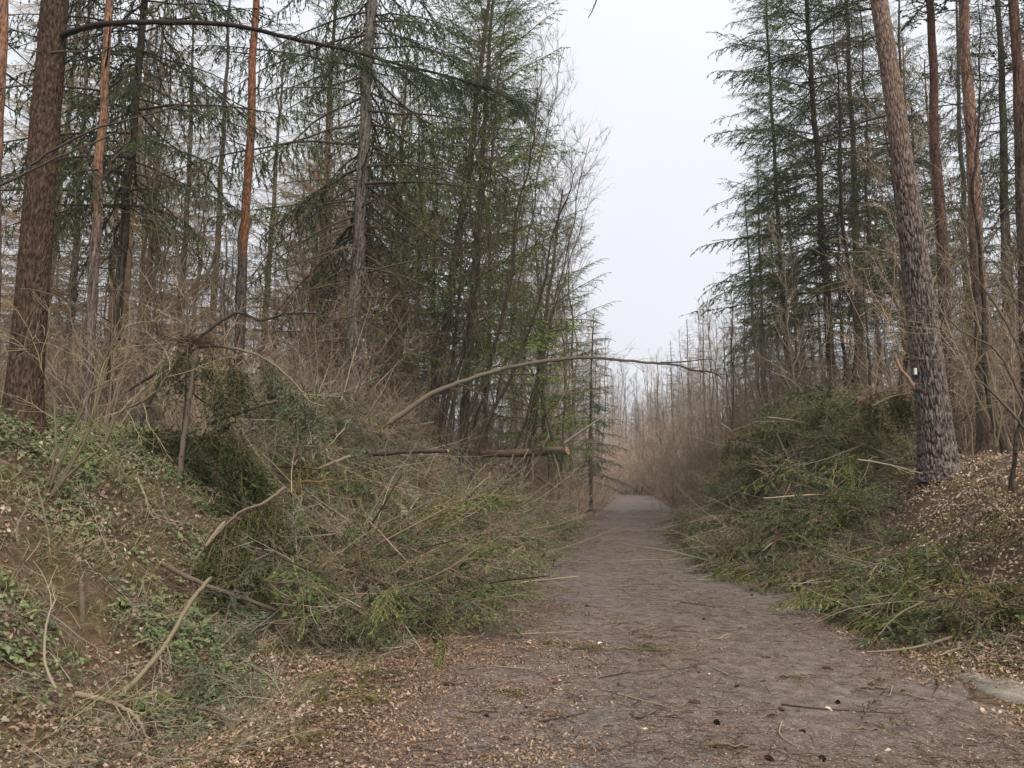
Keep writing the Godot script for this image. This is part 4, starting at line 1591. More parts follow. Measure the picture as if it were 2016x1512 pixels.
	for i in 1500:
		var right := rng.randf() < 0.5
		var d := 4.5 + 22.0 * pow(rng.randf(), 1.4)
		var u := (2.35 - 0.035 * maxf(d - 8.0, 0.0) + absf(rng.randfn()) * 0.35) if right else (-2.25 - absf(rng.randfn()) * 0.35)
		var x := road_x(d) + u
		if on_slab(x, d):
			continue
		spray.put(rng.randi() % 3, laid(x, d, 0.02, rng.randf() * TAU, rng.randf_range(-0.05, 0.2), rng.randf_range(-0.5, 0.5), rng.randf_range(0.25, 0.7)), Color(1.5, 1.4, 0.95) * rng.randf_range(0.7, 1.2) if rng.randf() < 0.6 else shade(Color.WHITE, 0.2))
	for i in 260:
		var d := 4.6 + 5.0 * rng.randf()
		var u := -2.2 - 1.1 * rng.randf()
		spray.put(rng.randi() % 3, laid(road_x(d) + u, d, 0.02, rng.randf() * TAU, rng.randf_range(-0.05, 0.2), rng.randf_range(-0.5, 0.5), rng.randf_range(0.2, 0.5)), Color(1.3, 1.2, 0.85) * rng.randf_range(0.7, 1.2))
	for i in 210:
		var d := 4.6 + 13.0 * rng.randf()
		var u := rng.randf_range(-2.1, 2.1)
		spray.put(rng.randi() % 3, laid(road_x(d) + u, d, 0.028, rng.randf() * TAU, 0.03, rng.randf_range(-0.4, 0.4), rng.randf_range(0.07, 0.22)), Color(1.15, 1.25, 0.9) * rng.randf_range(0.6, 1.3))
	o = thing("green_spray", "small green needle sprays littering both edges of the track", "spruce spray", Vector3.ZERO, "", "stuff")
	settle(o, "sprays", LIB.near_green, spray)


func on_slab(x: float, d: float) -> bool:
	var c := sees(1985, 1358, 5.75)
	return pow((x - c.x) / 0.75, 2.0) + pow((d - 5.75) / 0.36, 2.0) < 1.0 and rng.randf() < 0.96


# ---------------------------------------------------------------- fallen and cut wood, singly

const BROWN := Color(0.21, 0.16, 0.115)
const PALE := Color(0.36, 0.295, 0.21)
const DARK := Color(0.07, 0.057, 0.048)
const FRESH := Color(0.62, 0.42, 0.25)


# one branch: a stem through the given points of the scene, side twigs, and cut faces where the saw went
func branch(called: String, label: String, category: String, pts: Array, r0: float, r1: float, col: Color, far_col: Color, twigs := 0, cut0 := false, cut1 := false, group := "", twig_len := 0.35) -> Node3D:
	var at: Vector3 = pts[0]
	var o := thing(called, label, category, at, group)
	var own := []
	for p in pts:
		own.append(p - at)
	var line := through(own, 6, r0 * 0.25)
	var w := Mesher.new()
	w.tube(line, taper(line.size(), r0, r1, 0.08 if r0 < 0.09 else 0.015), 9 if r0 < 0.09 else 16, col, far_col)
	part("stem", w.mesh(M.wood), o)
	var m := line.size()
	for e in 2:
		if [cut0, cut1][e]:
			var f := Mesher.new()
			var axis := (line[0] - line[1]).normalized() if e == 0 else (line[m - 1] - line[m - 2]).normalized()
			f.disc((line[0] if e == 0 else line[m - 1]) + axis * 0.002, axis, (r0 if e == 0 else r1) * 1.02, 12, FRESH, FRESH * 0.85)
			part("cut_face", f.mesh(M.cut), o)
		else:
			var f2 := Mesher.new()
			var ax := (line[0] - line[1]).normalized() if e == 0 else (line[m - 1] - line[m - 2]).normalized()
			var rr := r0 if e == 0 else r1
			var tip := line[0] if e == 0 else line[m - 1]
			f2.tube(PackedVector3Array([tip, tip + ax * rr * 1.6 + dir3() * rr * 0.4]), PackedFloat32Array([rr, rr * 0.1]), 7, col if e == 0 else far_col, col if e == 0 else far_col)
			part("broken_end", f2.mesh(M.wood), o)
	if twigs > 0:
		var t := Mesher.new()
		for i in twigs:
			var s := rng.randf_range(0.12, 1.0) * (m - 1.01)
			var k := int(s)
			var tan := (line[k + 1] - line[k]).normalized()
			var d := (tan + tan.cross(dir3()).normalized() * rng.randf_range(0.5, 1.1)).normalized()
			var c := col.lerp(far_col, s / m)
			var l := twig_len * rng.randf_range(0.4, 1.3)
			var tw := wander(line[k].lerp(line[k + 1], s - k), d, l, 4, 0.2)
			t.tube(tw, taper(5, 0.005, 0.002), 3, c, c)
			for j in 3:
				var s2 := rng.randf_range(0.2, 1.0) * 3.99
				var k2 := int(s2)
				var t2 := (tw[k2 + 1] - tw[k2]).normalized()
				t.tube(wander(tw[k2].lerp(tw[k2 + 1], s2 - k2), (t2 + t2.cross(dir3()).normalized() * 0.8).normalized(), l * 0.4, 2, 0.2), PackedFloat32Array([0.003, 0.0022, 0.0012]), 3, c, c)
		part("twigs", t.mesh(M.twig), o, Vector3.ZERO, "stuff")
	return o


func at_depth(list: Array, d: float) -> Array:
	var out := []
	for q in list:
		out.append(sees(q[0], q[1], d + (q[2] if q.size() > 2 else 0.0)))
	return out


func on_ground(list: Array, up: float) -> Array:
	var out := []
	for q in list:
		var p := lies(q[0], q[1], up)
		out.append(p)
	return out


# foliage along a stem: boughs that hang or lie, as one part of the thing
func clothe(o: Node3D, line: Array, set_name: String, count: int, size: Vector2, down: float, fan: float, tint: Color, flat := false) -> void:
	var meshes: Array = LIB[set_name]
	var s := Spread.new(meshes.size())
	for i in count:
		var f := rng.randf() * (line.size() - 1.001)
		var k := int(f)
		var p: Vector3 = line[k].lerp(line[k + 1], f - k) - o.position
		var d: Vector3 = (Vector3(rng.randfn() * fan, (-down if not flat else rng.randf_range(-0.15, 0.1)) + rng.randfn() * 0.15 * fan, rng.randfn() * fan) + (line[k + 1] - line[k]).normalized() * 0.5 * fan).normalized()
		var side: Vector3 = d.cross(dir3() if not flat else Vector3.UP + dir3() * 0.4).normalized()
		var b := Basis(d, side.cross(d), side)
		s.put(rng.randi() % meshes.size(), Transform3D(b.scaled_local(Vector3.ONE * rng.randf_range(size.x, size.y)), p + dir3() * 0.05), shade(tint, 0.2))
	settle(o, "needles", meshes, s)


func make_fallen() -> void:
	# the sapling that arches over the track
	var o := branch("fallen_sapling", "long thin sapling arching from the left brash heap over the track", "sapling", at_depth([[768, 832], [850, 776], [930, 745], [1010, 722, 0.2], [1100, 708, 0.4], [1160, 704, 0.6], [1260, 712, 0.8], [1330, 718, 0.9], [1368, 730, 1.0], [1404, 733, 1.1], [1422, 745, 1.1]], 13.0), 0.047, 0.009, Color(0.22, 0.18, 0.125), Color(0.06, 0.05, 0.043), 40, false, false, "", 0.6)
	var w := Mesher.new()
	var side := at_depth([[1300, 714, 0.85], [1350, 712, 0.9], [1400, 707, 0.9], [1406, 722, 0.9]], 13.0)
	for i in side.size():
		side[i] -= o.position
	var sl := through(side, 5)
	w.tube(sl, taper(sl.size(), 0.014, 0.004), 5, Color(0.05, 0.042, 0.036), Color(0.05, 0.042, 0.036))
	part("limb", w.mesh(M.wood), o)

	# the sawn log over the heap
	o = branch("cut_log", "sawn reddish log sticking out over the track from the left brash heap", "log", at_depth([[948, 893, 0.5], [1000, 892, 0.3], [1060, 890, 0.1], [1117, 887, -0.2]], 20.0), 0.095, 0.11, Color(0.12, 0.075, 0.055), Color(0.20, 0.13, 0.095), 0, false, true)
	for q in [[[1040, 885, 0.1], [1032, 900, -0.1], [1022, 912, -0.1]], [[1050, 892, -0.2], [1048, 915, -0.25], [1050, 945, -0.3]], [[1090, 893, -0.2], [1098, 920, -0.4], [1105, 950, -0.5]], [[1010, 895, 0.0], [1006, 915, -0.1]]]:
		var pts := at_depth(q, 20.0)
		for i in pts.size():
			pts[i] -= o.position
		var line := through(pts, 5, 0.01)
		var lw := Mesher.new()
		lw.tube(line, taper(line.size(), 0.03, 0.012), 6, Color(0.2, 0.15, 0.11), Color(0.26, 0.20, 0.15))
		part("limb", lw.mesh(M.wood), o)
	clothe(o, at_depth([[1060, 880], [1085, 880], [1095, 900]], 19.8), "cut_green", 26, Vector2(0.3, 0.6), 0.6, 0.8, Color(0.8, 0.85, 0.7))

	branch("cut_pole", "dark straight pole lying level on top of the left brash heap", "pole", at_depth([[722, 896, 0.1], [800, 890], [882, 887, -0.2]], 12.5), 0.034, 0.030, DARK, DARK * 1.3, 0, false, true)
	branch("cut_pole", "short pale pole pointing up to the right on the left brash heap", "pole", at_depth([[618, 928], [655, 912], [690, 898]], 11.0), 0.026, 0.024, PALE * 0.8, PALE, 0, false, true)
	branch("fallen_branch", "dark branch propped upright against the dark straight pole", "branch", at_depth([[722, 884], [742, 920], [760, 962]], 12.2), 0.022, 0.016, DARK, BROWN, 3)
	branch("fallen_branch", "pale branch leaning up to the right beside the sawn log", "branch", at_depth([[1112, 872], [1150, 845], [1185, 822], [1215, 800]], 19.5), 0.035, 0.015, PALE * 0.8, PALE, 6)
	branch("fallen_branch", "dark stick standing upright behind the sawn log", "branch", at_depth([[1088, 868], [1078, 830], [1068, 790], [1062, 768]], 20.5), 0.035, 0.016, DARK, DARK, 4)
	branch("fallen_branch", "thin dark branch sloping down right below the sawn log", "branch", at_depth([[1060, 940], [1085, 955], [1110, 968]], 19.0), 0.03, 0.016, DARK, BROWN, 5)

	# the broken sapling with hanging boughs on the left bank
	var d := -lies(355, 932).z
	o = branch("snapped_sapling", "straight brown broken sapling standing under hanging spruce boughs", "sapling", at_depth([[354, 940], [362, 860], [373, 780], [386, 695]], d - 0.45), 0.034, 0.022, Color(0.21, 0.16, 0.12), Color(0.17, 0.13, 0.10), 5)
	o = branch("fallen_branch", "dark crooked branch arching right from the top of the broken sapling", "branch", at_depth([[352, 712], [385, 672], [425, 640], [468, 616], [512, 630], [562, 618], [622, 618], [640, 631], [700, 622]], d), 0.025, 0.008, DARK, Color(0.10, 0.08, 0.062), 34, false, false, "", 0.5)
	o = thing("spruce_bough", "dark green spruce boughs hanging over the broken sapling", "spruce bough", sees(400, 690, d))
	w = Mesher.new()
	w.tube(through([Vector3(-0.35, -0.1, 0), Vector3(0, 0.03, 0.05), Vector3(0.4, 0.0, 0.1), Vector3(0.62, -0.2, 0.1)], 5), taper(16, 0.02, 0.008), 6, DARK, DARK)
	part("stem", w.mesh(M.wood), o)
	clothe(o, at_depth([[330, 716], [345, 690], [390, 680], [430, 690], [470, 715], [480, 735]], d - 0.35), "near_green", 46, Vector2(0.35, 1.0), 1.0, 0.26, Color(0.8, 0.85, 0.78))
	clothe(o, at_depth([[340, 675], [365, 668], [395, 672]], d - 0.2), "cut_rust", 46, Vector2(0.15, 0.36), 0.1, 1.2, Color(0.3, 0.27, 0.25))
	clothe(o, at_depth([[425, 740], [440, 790], [462, 850], [480, 900]], d - 0.6), "near_green", 34, Vector2(0.4, 1.0), 1.0, 0.24, Color(0.75, 0.8, 0.72))
	branch("fallen_branch", "dark straight branch pointing down left from the hanging boughs", "branch", at_depth([[248, 772], [285, 748], [330, 722]], d), 0.014, 0.026, DARK, DARK, 2)
	branch("fallen_branch", "dark bent branch dropping left of the broken sapling", "branch", at_depth([[278, 836], [290, 800], [308, 765], [322, 735]], d), 0.02, 0.02, DARK, DARK, 3)
	branch("fallen_branch", "dark thin branch crossing behind the broken sapling", "branch", at_depth([[340, 742], [380, 775], [425, 808]], d + 0.2), 0.016, 0.012, DARK, DARK, 2)
	branch("cut_branch", "dark sawn branch reaching up right out of the hanging boughs", "branch", at_depth([[412, 834], [470, 814], [512, 798], [546, 790]], d - 0.1), 0.022, 0.022, DARK, BROWN, 2, false, true)
	branch("cut_branch", "short sawn stub with an orange cut face under the hanging boughs", "branch", at_depth([[395, 862, 0.1], [425, 855, 0], [444, 842, -0.15], [457, 826, -0.35]], d - 0.1), 0.034, 0.033, DARK * 1.4, BROWN, 0, false, true)
	o = branch("spruce_bough", "arching pale branch with blue-green needles hanging right of the broken sapling", "spruce bough", at_depth([[440, 682], [495, 695], [540, 718], [580, 755], [610, 790], [640, 800]], d), 0.018, 0.008, Color(0.2, 0.16, 0.12), PALE * 0.8, 6)
	clothe(o, at_depth([[520, 705], [560, 745], [600, 785], [635, 800]], d), "near_blue", 60, Vector2(0.4, 0.9), 1.0, 0.22, Color(1.1, 1.1, 1.05))
	o = thing("spruce_bough", "dark spruce bough draped low down right of the broken sapling", "spruce bough", sees(450, 860, d - 0.3))
	clothe(o, at_depth([[420, 850], [455, 860], [490, 900], [505, 960]], d - 0.4), "near_green", 60, Vector2(0.5, 1.0), 0.9, 0.3, Color(0.72, 0.8, 0.66))
	stem_for(o, at_depth([[420, 850], [455, 860], [490, 900], [505, 960]], d - 0.4))
	o = thing("spruce_bough", "dark spruce bough lying flat left of the broken sapling", "spruce bough", sees(310, 860, d + 0.2))
	clothe(o, at_depth([[270, 862], [320, 852], [360, 862], [400, 872]], d + 0.1), "near_green", 40, Vector2(0.5, 1.0), 0.35, 0.7, Color(0.6, 0.68, 0.5))
	stem_for(o, at_depth([[270, 862], [320, 852], [360, 862], [400, 872]], d + 0.1))

	# the big bough in the left foreground and the sticks round it
	var f := -lies(470, 1165, 0.15).z
	o = branch("spruce_bough", "large dark green bough hanging down the foot of the left brash heap", "spruce bough", at_depth([[560, 960, 0.6], [520, 990, 0.3], [470, 1010], [420, 1060, -0.2]], f), 0.02, 0.008, BROWN, BROWN, 0)
	clothe(o, at_depth([[550, 985, 0.5], [500, 1000, 0.2], [455, 1020, 0], [415, 1065, -0.1], [450, 1090, -0.2], [500, 1100, 0]], f), "near_green", 80, Vector2(0.5, 0.95), 1.0, 0.25, Color(0.82, 0.88, 0.72))
	o = branch("fallen_branch", "pale forked branch hanging below the large green bough", "branch", at_depth([[440, 1030, 0.1], [405, 1075], [382, 1110], [372, 1150], [368, 1190, -0.1], [365, 1240, -0.15], [373, 1292, -0.2]], f - 0.2), 0.019, 0.011, PALE * 0.85, PALE * 0.75, 6)
	branch("cut_branch", "straight sawn branch with an orange end lying across the left foreground", "branch", at_depth([[316, 1108, -0.2], [400, 1150], [470, 1175, 0.15], [545, 1202, 0.3]], f - 0.5), 0.024, 0.018, Color(0.2, 0.15, 0.11), BROWN * 0.7, 0, true, false)
	var g := -lies(250, 1370, 0.1).z
	branch("fallen_branch", "thick pale branch slanting down through the left foreground", "branch", [sees(412, 1140, g + 1.1), sees(376, 1185, g + 0.9), sees(318, 1280, g + 0.5), sees(262, 1345, g + 0.2), sees(195, 1405, g), sees(130, 1452, g - 0.2), sees(60, 1492, g - 0.3)], 0.0165, 0.023, Color(0.25, 0.20, 0.135), Color(0.28, 0.22, 0.145), 9, false, false)
	o = branch("cut_branch", "sawn branch with a round orange end in the lower left corner", "branch", [sees(148, 1367, g - 0.25), sees(200, 1377, g - 0.2), sees(240, 1392, g - 0.2), sees(270, 1415, g - 0.25), sees(288, 1450, g - 0.35)], 0.021, 0.008, Color(0.30, 0.22, 0.145), PALE * 0.85, 12, true, false)
	branch("fallen_branch", "thin straight branch crossing the lower left corner", "branch", [sees(0, 1430, g - 0.3), sees(90, 1408, g - 0.25), sees(200, 1388, g - 0.15), sees(300, 1370, g)], 0.011, 0.005, BROWN * 1.4, PALE, 5)
	branch("fallen_branch", "pale stick leaning at the front of the left brash heap", "branch", on_ground([[574, 1124], [612, 1162], [650, 1206]], 0.32), 0.016, 0.02, PALE, PALE, 1)
	branch("fallen_branch", "short reddish stick standing by the pale leaning stick", "branch", at_depth([[546, 1172], [550, 1210], [556, 1254]], f + 0.4), 0.013, 0.016, Color(0.3, 0.16, 0.10), Color(0.3, 0.18, 0.12))
	branch("fallen_branch", "looped pale root-like branch low on the left brash heap", "branch", on_ground([[776, 1138], [782, 1108], [800, 1086], [818, 1088], [812, 1112]], 0.22), 0.024, 0.014, PALE, PALE, 2)
	branch("fallen_branch", "second pale branch end beside the looped one", "branch", on_ground([[795, 1118], [812, 1136], [824, 1150]], 0.2), 0.022, 0.018, PALE, PALE)
	branch("fallen_branch", "short pale curved stick at the left edge of the track", "branch", on_ground([[924, 1176], [926, 1160], [938, 1144], [950, 1134]], 0.1), 0.018, 0.020, PALE * 1.1, PALE, 0, false, true)
	branch("fallen_branch", "long dark branch running down the face of the left brash heap", "branch", on_ground([[590, 930], [640, 962], [690, 995], [740, 1035], [770, 1080]], 0.45), 0.026, 0.014, BROWN, PALE * 0.7, 6)
	branch("fallen_branch", "second long branch just above the long dark one on the heap", "branch", on_ground([[620, 920], [680, 960], [730, 985], [800, 1010]], 0.5), 0.018, 0.01, BROWN * 0.8, BROWN, 5)
	branch("fallen_branch", "brown branch lying level in the middle of the left brash heap", "branch", on_ground([[770, 965], [820, 972], [880, 990]], 0.42), 0.024, 0.016, Color(0.22, 0.16, 0.11), PALE * 0.8, 4)
	branch("fallen_branch", "pale branch sloping to the track at the foot of the left heap", "branch", on_ground([[960, 985], [1010, 1020], [1055, 1042]], 0.3), 0.024, 0.016, PALE * 0.9, PALE, 4)
	branch("cut_branch", "short stick with an orange end on the far foot of the left heap", "branch", on_ground([[1084, 1022], [1100, 1010], [1114, 1000]], 0.25), 0.026, 0.03, PALE, PALE, 0, false, true)
	branch("fallen_branch", "pale forked twig pointing up on the left heap below the dark pole", "branch", at_depth([[836, 940], [846, 920], [852, 905], [862, 892]], 13.0), 0.016, 0.01, PALE, PALE, 4)
	branch("cut_branch", "fat pale log end showing in the left heap", "branch", at_depth([[792, 1000, 0.2], [797, 1012, 0]], 11.2), 0.055, 0.05, PALE, PALE)
	branch("fallen_branch", "reddish stick on the track at the left edge", "branch", on_ground([[1000, 1156], [1035, 1156], [1072, 1155]], 0.03), 0.014, 0.012, Color(0.2, 0.12, 0.09), Color(0.2, 0.12, 0.09))

	# loose bluish sprays at the left foot
	for q in [[400, 1225, 4, "bluish green spray hanging under the pale forked branch", true], [352, 1330, 4, "bluish green spray lying at the foot of the left bank", false], [395, 1352, 4, "second bluish spray lying by the lower left branches", false], [330, 1395, 4, "lowest bluish spray lying by the sawn round end", false], [555, 1035, 4, "pale bluish spray on the left brash heap above the large bough", false], [960, 1165, 3, "bluish spray lying at the left edge of the track", false], [830, 1165, 3, "pale green spray on the lower left brash heap", false]]:
		var p := lies(q[0], q[1], 0.1)
		o = thing("spruce_spray", q[3], "spruce spray", p)
		var run := [p, p + Vector3(0.25, 0.02, 0.05), p + Vector3(0.5, -0.05, 0.1)]
		clothe(o, run, "near_blue", q[2] * 3, Vector2(0.35, 0.7), 0.9 if q[4] else 0.1, 0.5, Color(1.05, 1.05, 1.05), not q[4])
		stem_for(o, run)

	# right-hand heap
	for q in [[[[1590, 940], [1612, 933], [1642, 931]], 13.4, 0.042, 0.03, "pale forked log end showing in the right brash heap", PALE], [[[1612, 903], [1622, 918], [1632, 932]], 13.5, 0.022, 0.028, "pale stick propped on the forked log end in the right heap", PALE], [[[1640, 908], [1668, 868], [1702, 818]], 13.8, 0.028, 0.018, "dark straight branch leaning up in the right brash heap", DARK], [[[1534, 1002], [1548, 945], [1575, 878]], 14.5, 0.035, 0.025, "thick brown branch leaning at the left of the right heap", Color(0.2, 0.15, 0.11)], [[[1460, 972], [1478, 1002], [1492, 1033]], 15.5, 0.03, 0.022, "pale stick leaning at the foot of the right heap", PALE], [[[1520, 733], [1556, 748], [1580, 770], [1592, 792]], 16.0, 0.012, 0.006, "thin pale branch arching above the right heap", PALE], [[[1514, 822], [1560, 828], [1592, 836], [1622, 852]], 14.5, 0.018, 0.012, "pale crooked branch on top of the right heap", PALE], [[[1420, 834], [1445, 852], [1470, 872], [1500, 902]], 17.0, 0.016, 0.01, "pale branch sloping down the far end of the right heap", PALE], [[[1512, 938], [1518, 945], [1525, 952]], 15.0, 0.055, 0.05, "small pale split log in the right heap", Color(0.5, 0.42, 0.32)], [[[1720, 798], [1760, 780], [1800, 776]], 12.2, 0.02, 0.012, "mossy branch lying against the thick leaning pine", Color(0.15, 0.15, 0.08)], [[[1690, 905], [1750, 915], [1815, 932]], 11.8, 0.016, 0.01, "curved pale branch at the foot of the thick leaning pine", PALE]]:
		branch("fallen_branch", q[4], "branch", at_depth(q[0], q[1]), q[2], q[3], q[5], q[5] * 0.9, 3)
	branch("fallen_branch", "dark log lying along the right edge of the track", "branch", on_ground([[1332, 1066], [1375, 1080], [1420, 1082], [1482, 1076]], 0.14), 0.045, 0.03, Color(0.10, 0.08, 0.065), BROWN, 6)
	branch("fallen_branch", "thin pale stick lying below the right heap", "branch", on_ground([[1552, 1088], [1590, 1086], [1628, 1084]], 0.2), 0.012, 0.012, PALE, PALE, 2)
	branch("fallen_branch", "long pale branch lying at the foot of the right bank", "branch", on_ground([[1555, 1112], [1600, 1122], [1660, 1132], [1700, 1160]], 0.16), 0.014, 0.008, PALE, PALE, 5)
	branch("fallen_branch", "short pale peg on the right edge of the track", "branch", on_ground([[1546, 1126], [1550, 1140]], 0.08), 0.022, 0.02, PALE * 1.1, PALE)
	branch("fallen_branch", "thin stick lying straight across the right edge of the track", "branch", on_ground([[1372, 1141], [1410, 1141], [1456, 1138]], 0.03), 0.010, 0.008, PALE, PALE)
	branch("fallen_branch", "arched twig over the green boughs on the right", "branch", on_ground([[1740, 1198], [1715, 1160], [1712, 1140], [1735, 1128]], 0.18), 0.009, 0.006, PALE, PALE)
	branch("fallen_branch", "long straight stick beneath the green boughs on the right", "branch", on_ground([[1672, 1172], [1720, 1192], [1775, 1212]], 0.08), 0.011, 0.008, PALE, PALE, 3)
	branch("fallen_branch", "curved dry branch beside the concrete slab", "branch", on_ground([[1850, 1290], [1890, 1276], [1930, 1280], [1985, 1298]], 0.07), 0.008, 0.005, PALE * 0.9, PALE, 6)
	o = branch("snapped_branch", "freshly snapped orange branch left of the thick leaning pine", "branch", at_depth([[1764, 706], [1772, 726], [1786, 742], [1798, 760]], 11.6), 0.022, 0.03, Color(0.40, 0.25, 0.165), Color(0.37, 0.225, 0.165), 2)
	for q in [[[[1690, 1150], [1750, 1165], [1800, 1180]], "near_blue", 26, "bluish green bough at the foot of the right bank", 0.9], [[[1840, 1200], [1900, 1205], [1960, 1200], [2016, 1195]], "near_green", 44, "bright green bough at the right edge above the concrete slab", 1.15], [[[1900, 1150], [1960, 1160], [2016, 1170]], "near_green", 24, "olive green bough on the lower right bank", 1.0], [[[1690, 1190], [1740, 1210], [1790, 1225]], "near_green", 22, "green bough lying left of the bright green one", 1.1], [[[1560, 1050], [1600, 1075], [1640, 1100]], "near_green", 30, "green bough spread at the foot of the right heap", 1.1], [[[1330, 1040], [1350, 1055], [1380, 1060]], "near_green", 18, "small dark green bough jutting onto the track from the right", 0.7], [[[1600, 1000], [1650, 1020], [1690, 1040]], "near_green", 30, "dark green bough low in the right heap", 0.7], [[[1960, 1000], [2000, 1030], [2030, 1060]], "near_green", 20, "dark green bough on the leafy slope at the right edge", 0.7]]:
		var run := on_ground(q[0], 0.14)
		o = thing("spruce_bough", q[3], "spruce bough", run[0])
		clothe(o, run, q[1], q[2], Vector2(0.4, 0.85), 0.15, 0.7, Color(1.1, 1.05, 0.9) * q[4], true)
		stem_for(o, run)
	for q in [[[[1440, 850], [1480, 835], [1520, 850]], 16.5, "bough drooping over the far end of the right heap"], [[[1560, 815], [1620, 800], [1660, 820]], 15.0, "bough drooping from the top of the right heap"], [[[1690, 790], [1740, 770], [1790, 775]], 12.8, "green bough draped beside the thick leaning pine"], [[[1480, 900], [1520, 905], [1560, 925]], 15.2, "bough drooping halfway down the right heap"]]:
		var run := at_depth(q[0], q[1])
		o = thing("spruce_bough", q[2], "spruce bough", run[0])
		clothe(o, run, "near_green", 40, Vector2(0.5, 1.1), 0.9, 0.45, Color(1.05, 0.95, 0.75))
		stem_for(o, run)
	for q in [[1215, 962, "green bough lying at the far left edge of the track"], [1330, 985, "green spray lying at the far right edge of the track"]]:
		var p := lies(q[0], q[1], 0.1)
		o = thing("spruce_bough", q[2], "spruce bough", p)
		var run := [p, p + Vector3(0.8, 0.1, 0), p + Vector3(1.6, 0.0, 0.3)]
		clothe(o, run, "cut_green", 26, Vector2(0.6, 1.0), 0.2, 0.8, Color(0.8, 0.9, 0.8), true)
		stem_for(o, run)


func stem_for(o: Node3D, line: Array) -> void:
	var own := []
	for p in line:
		own.append(p - o.position)
	var w := Mesher.new()
	var l := through(own, 4, 0.01)
	w.tube(l, taper(l.size(), 0.012, 0.005), 5, BROWN, BROWN)
	part("stem", w.mesh(M.wood), o)


# ---------------------------------------------------------------- shrubs in front

func front_shrub(called: String, label: String, stems: Array, d: float, r: float, col: Color, twigs: int, reach: float) -> void:
	var first: Vector3 = sees(stems[0][0][0], stems[0][0][1], d)
	var o := thing(called, label, "shrub", first)
	var t := Mesher.new()
	for s in stems:
		var pts := at_depth(s, d)
		for i in pts.size():
			pts[i] -= first
		var line := through(pts, 6, 0.006)
		var w := Mesher.new()
		var rr := r * rng.randf_range(0.8, 1.1)
		w.tube(line, taper(line.size(), rr, rr * 0.3, 0.06), 7, col, col * 1.15)
		part("stem", w.mesh(M.wood), o)
		for i in twigs:
			var f := rng.randf_range(0.25, 1.0) * (line.size() - 1.01)
			var k := int(f)
			var tan := (line[k + 1] - line[k]).normalized()
			var dd := (tan * 0.8 + tan.cross(dir3()).normalized() * rng.randf_range(0.5, 1.2)).normalized()
			var l := reach * rng.randf_range(0.35, 1.2)
			var tw := wander(line[k].lerp(line[k + 1], f - k), dd, l, 7, 0.22)
			var c := shade(col * 1.25, 0.15)
			t.tube(tw, taper(8, 0.0042, 0.0016), 4, c, c)
			for j in 6:
				var s2 := rng.randf_range(0.15, 1.0) * 6.99
				var k2 := int(s2)
				var t2 := (tw[k2 + 1] - tw[k2]).normalized()
				t.tube(wander(tw[k2].lerp(tw[k2 + 1], s2 - k2), (t2 + t2.cross(dir3()).normalized() * 0.9).normalized(), l * rng.randf_range(0.15, 0.5), 4, 0.25), taper(5, 0.0026, 0.0012), 3, c, c)
	part("twigs", t.mesh(M.twig), o, Vector3.ZERO, "stuff")


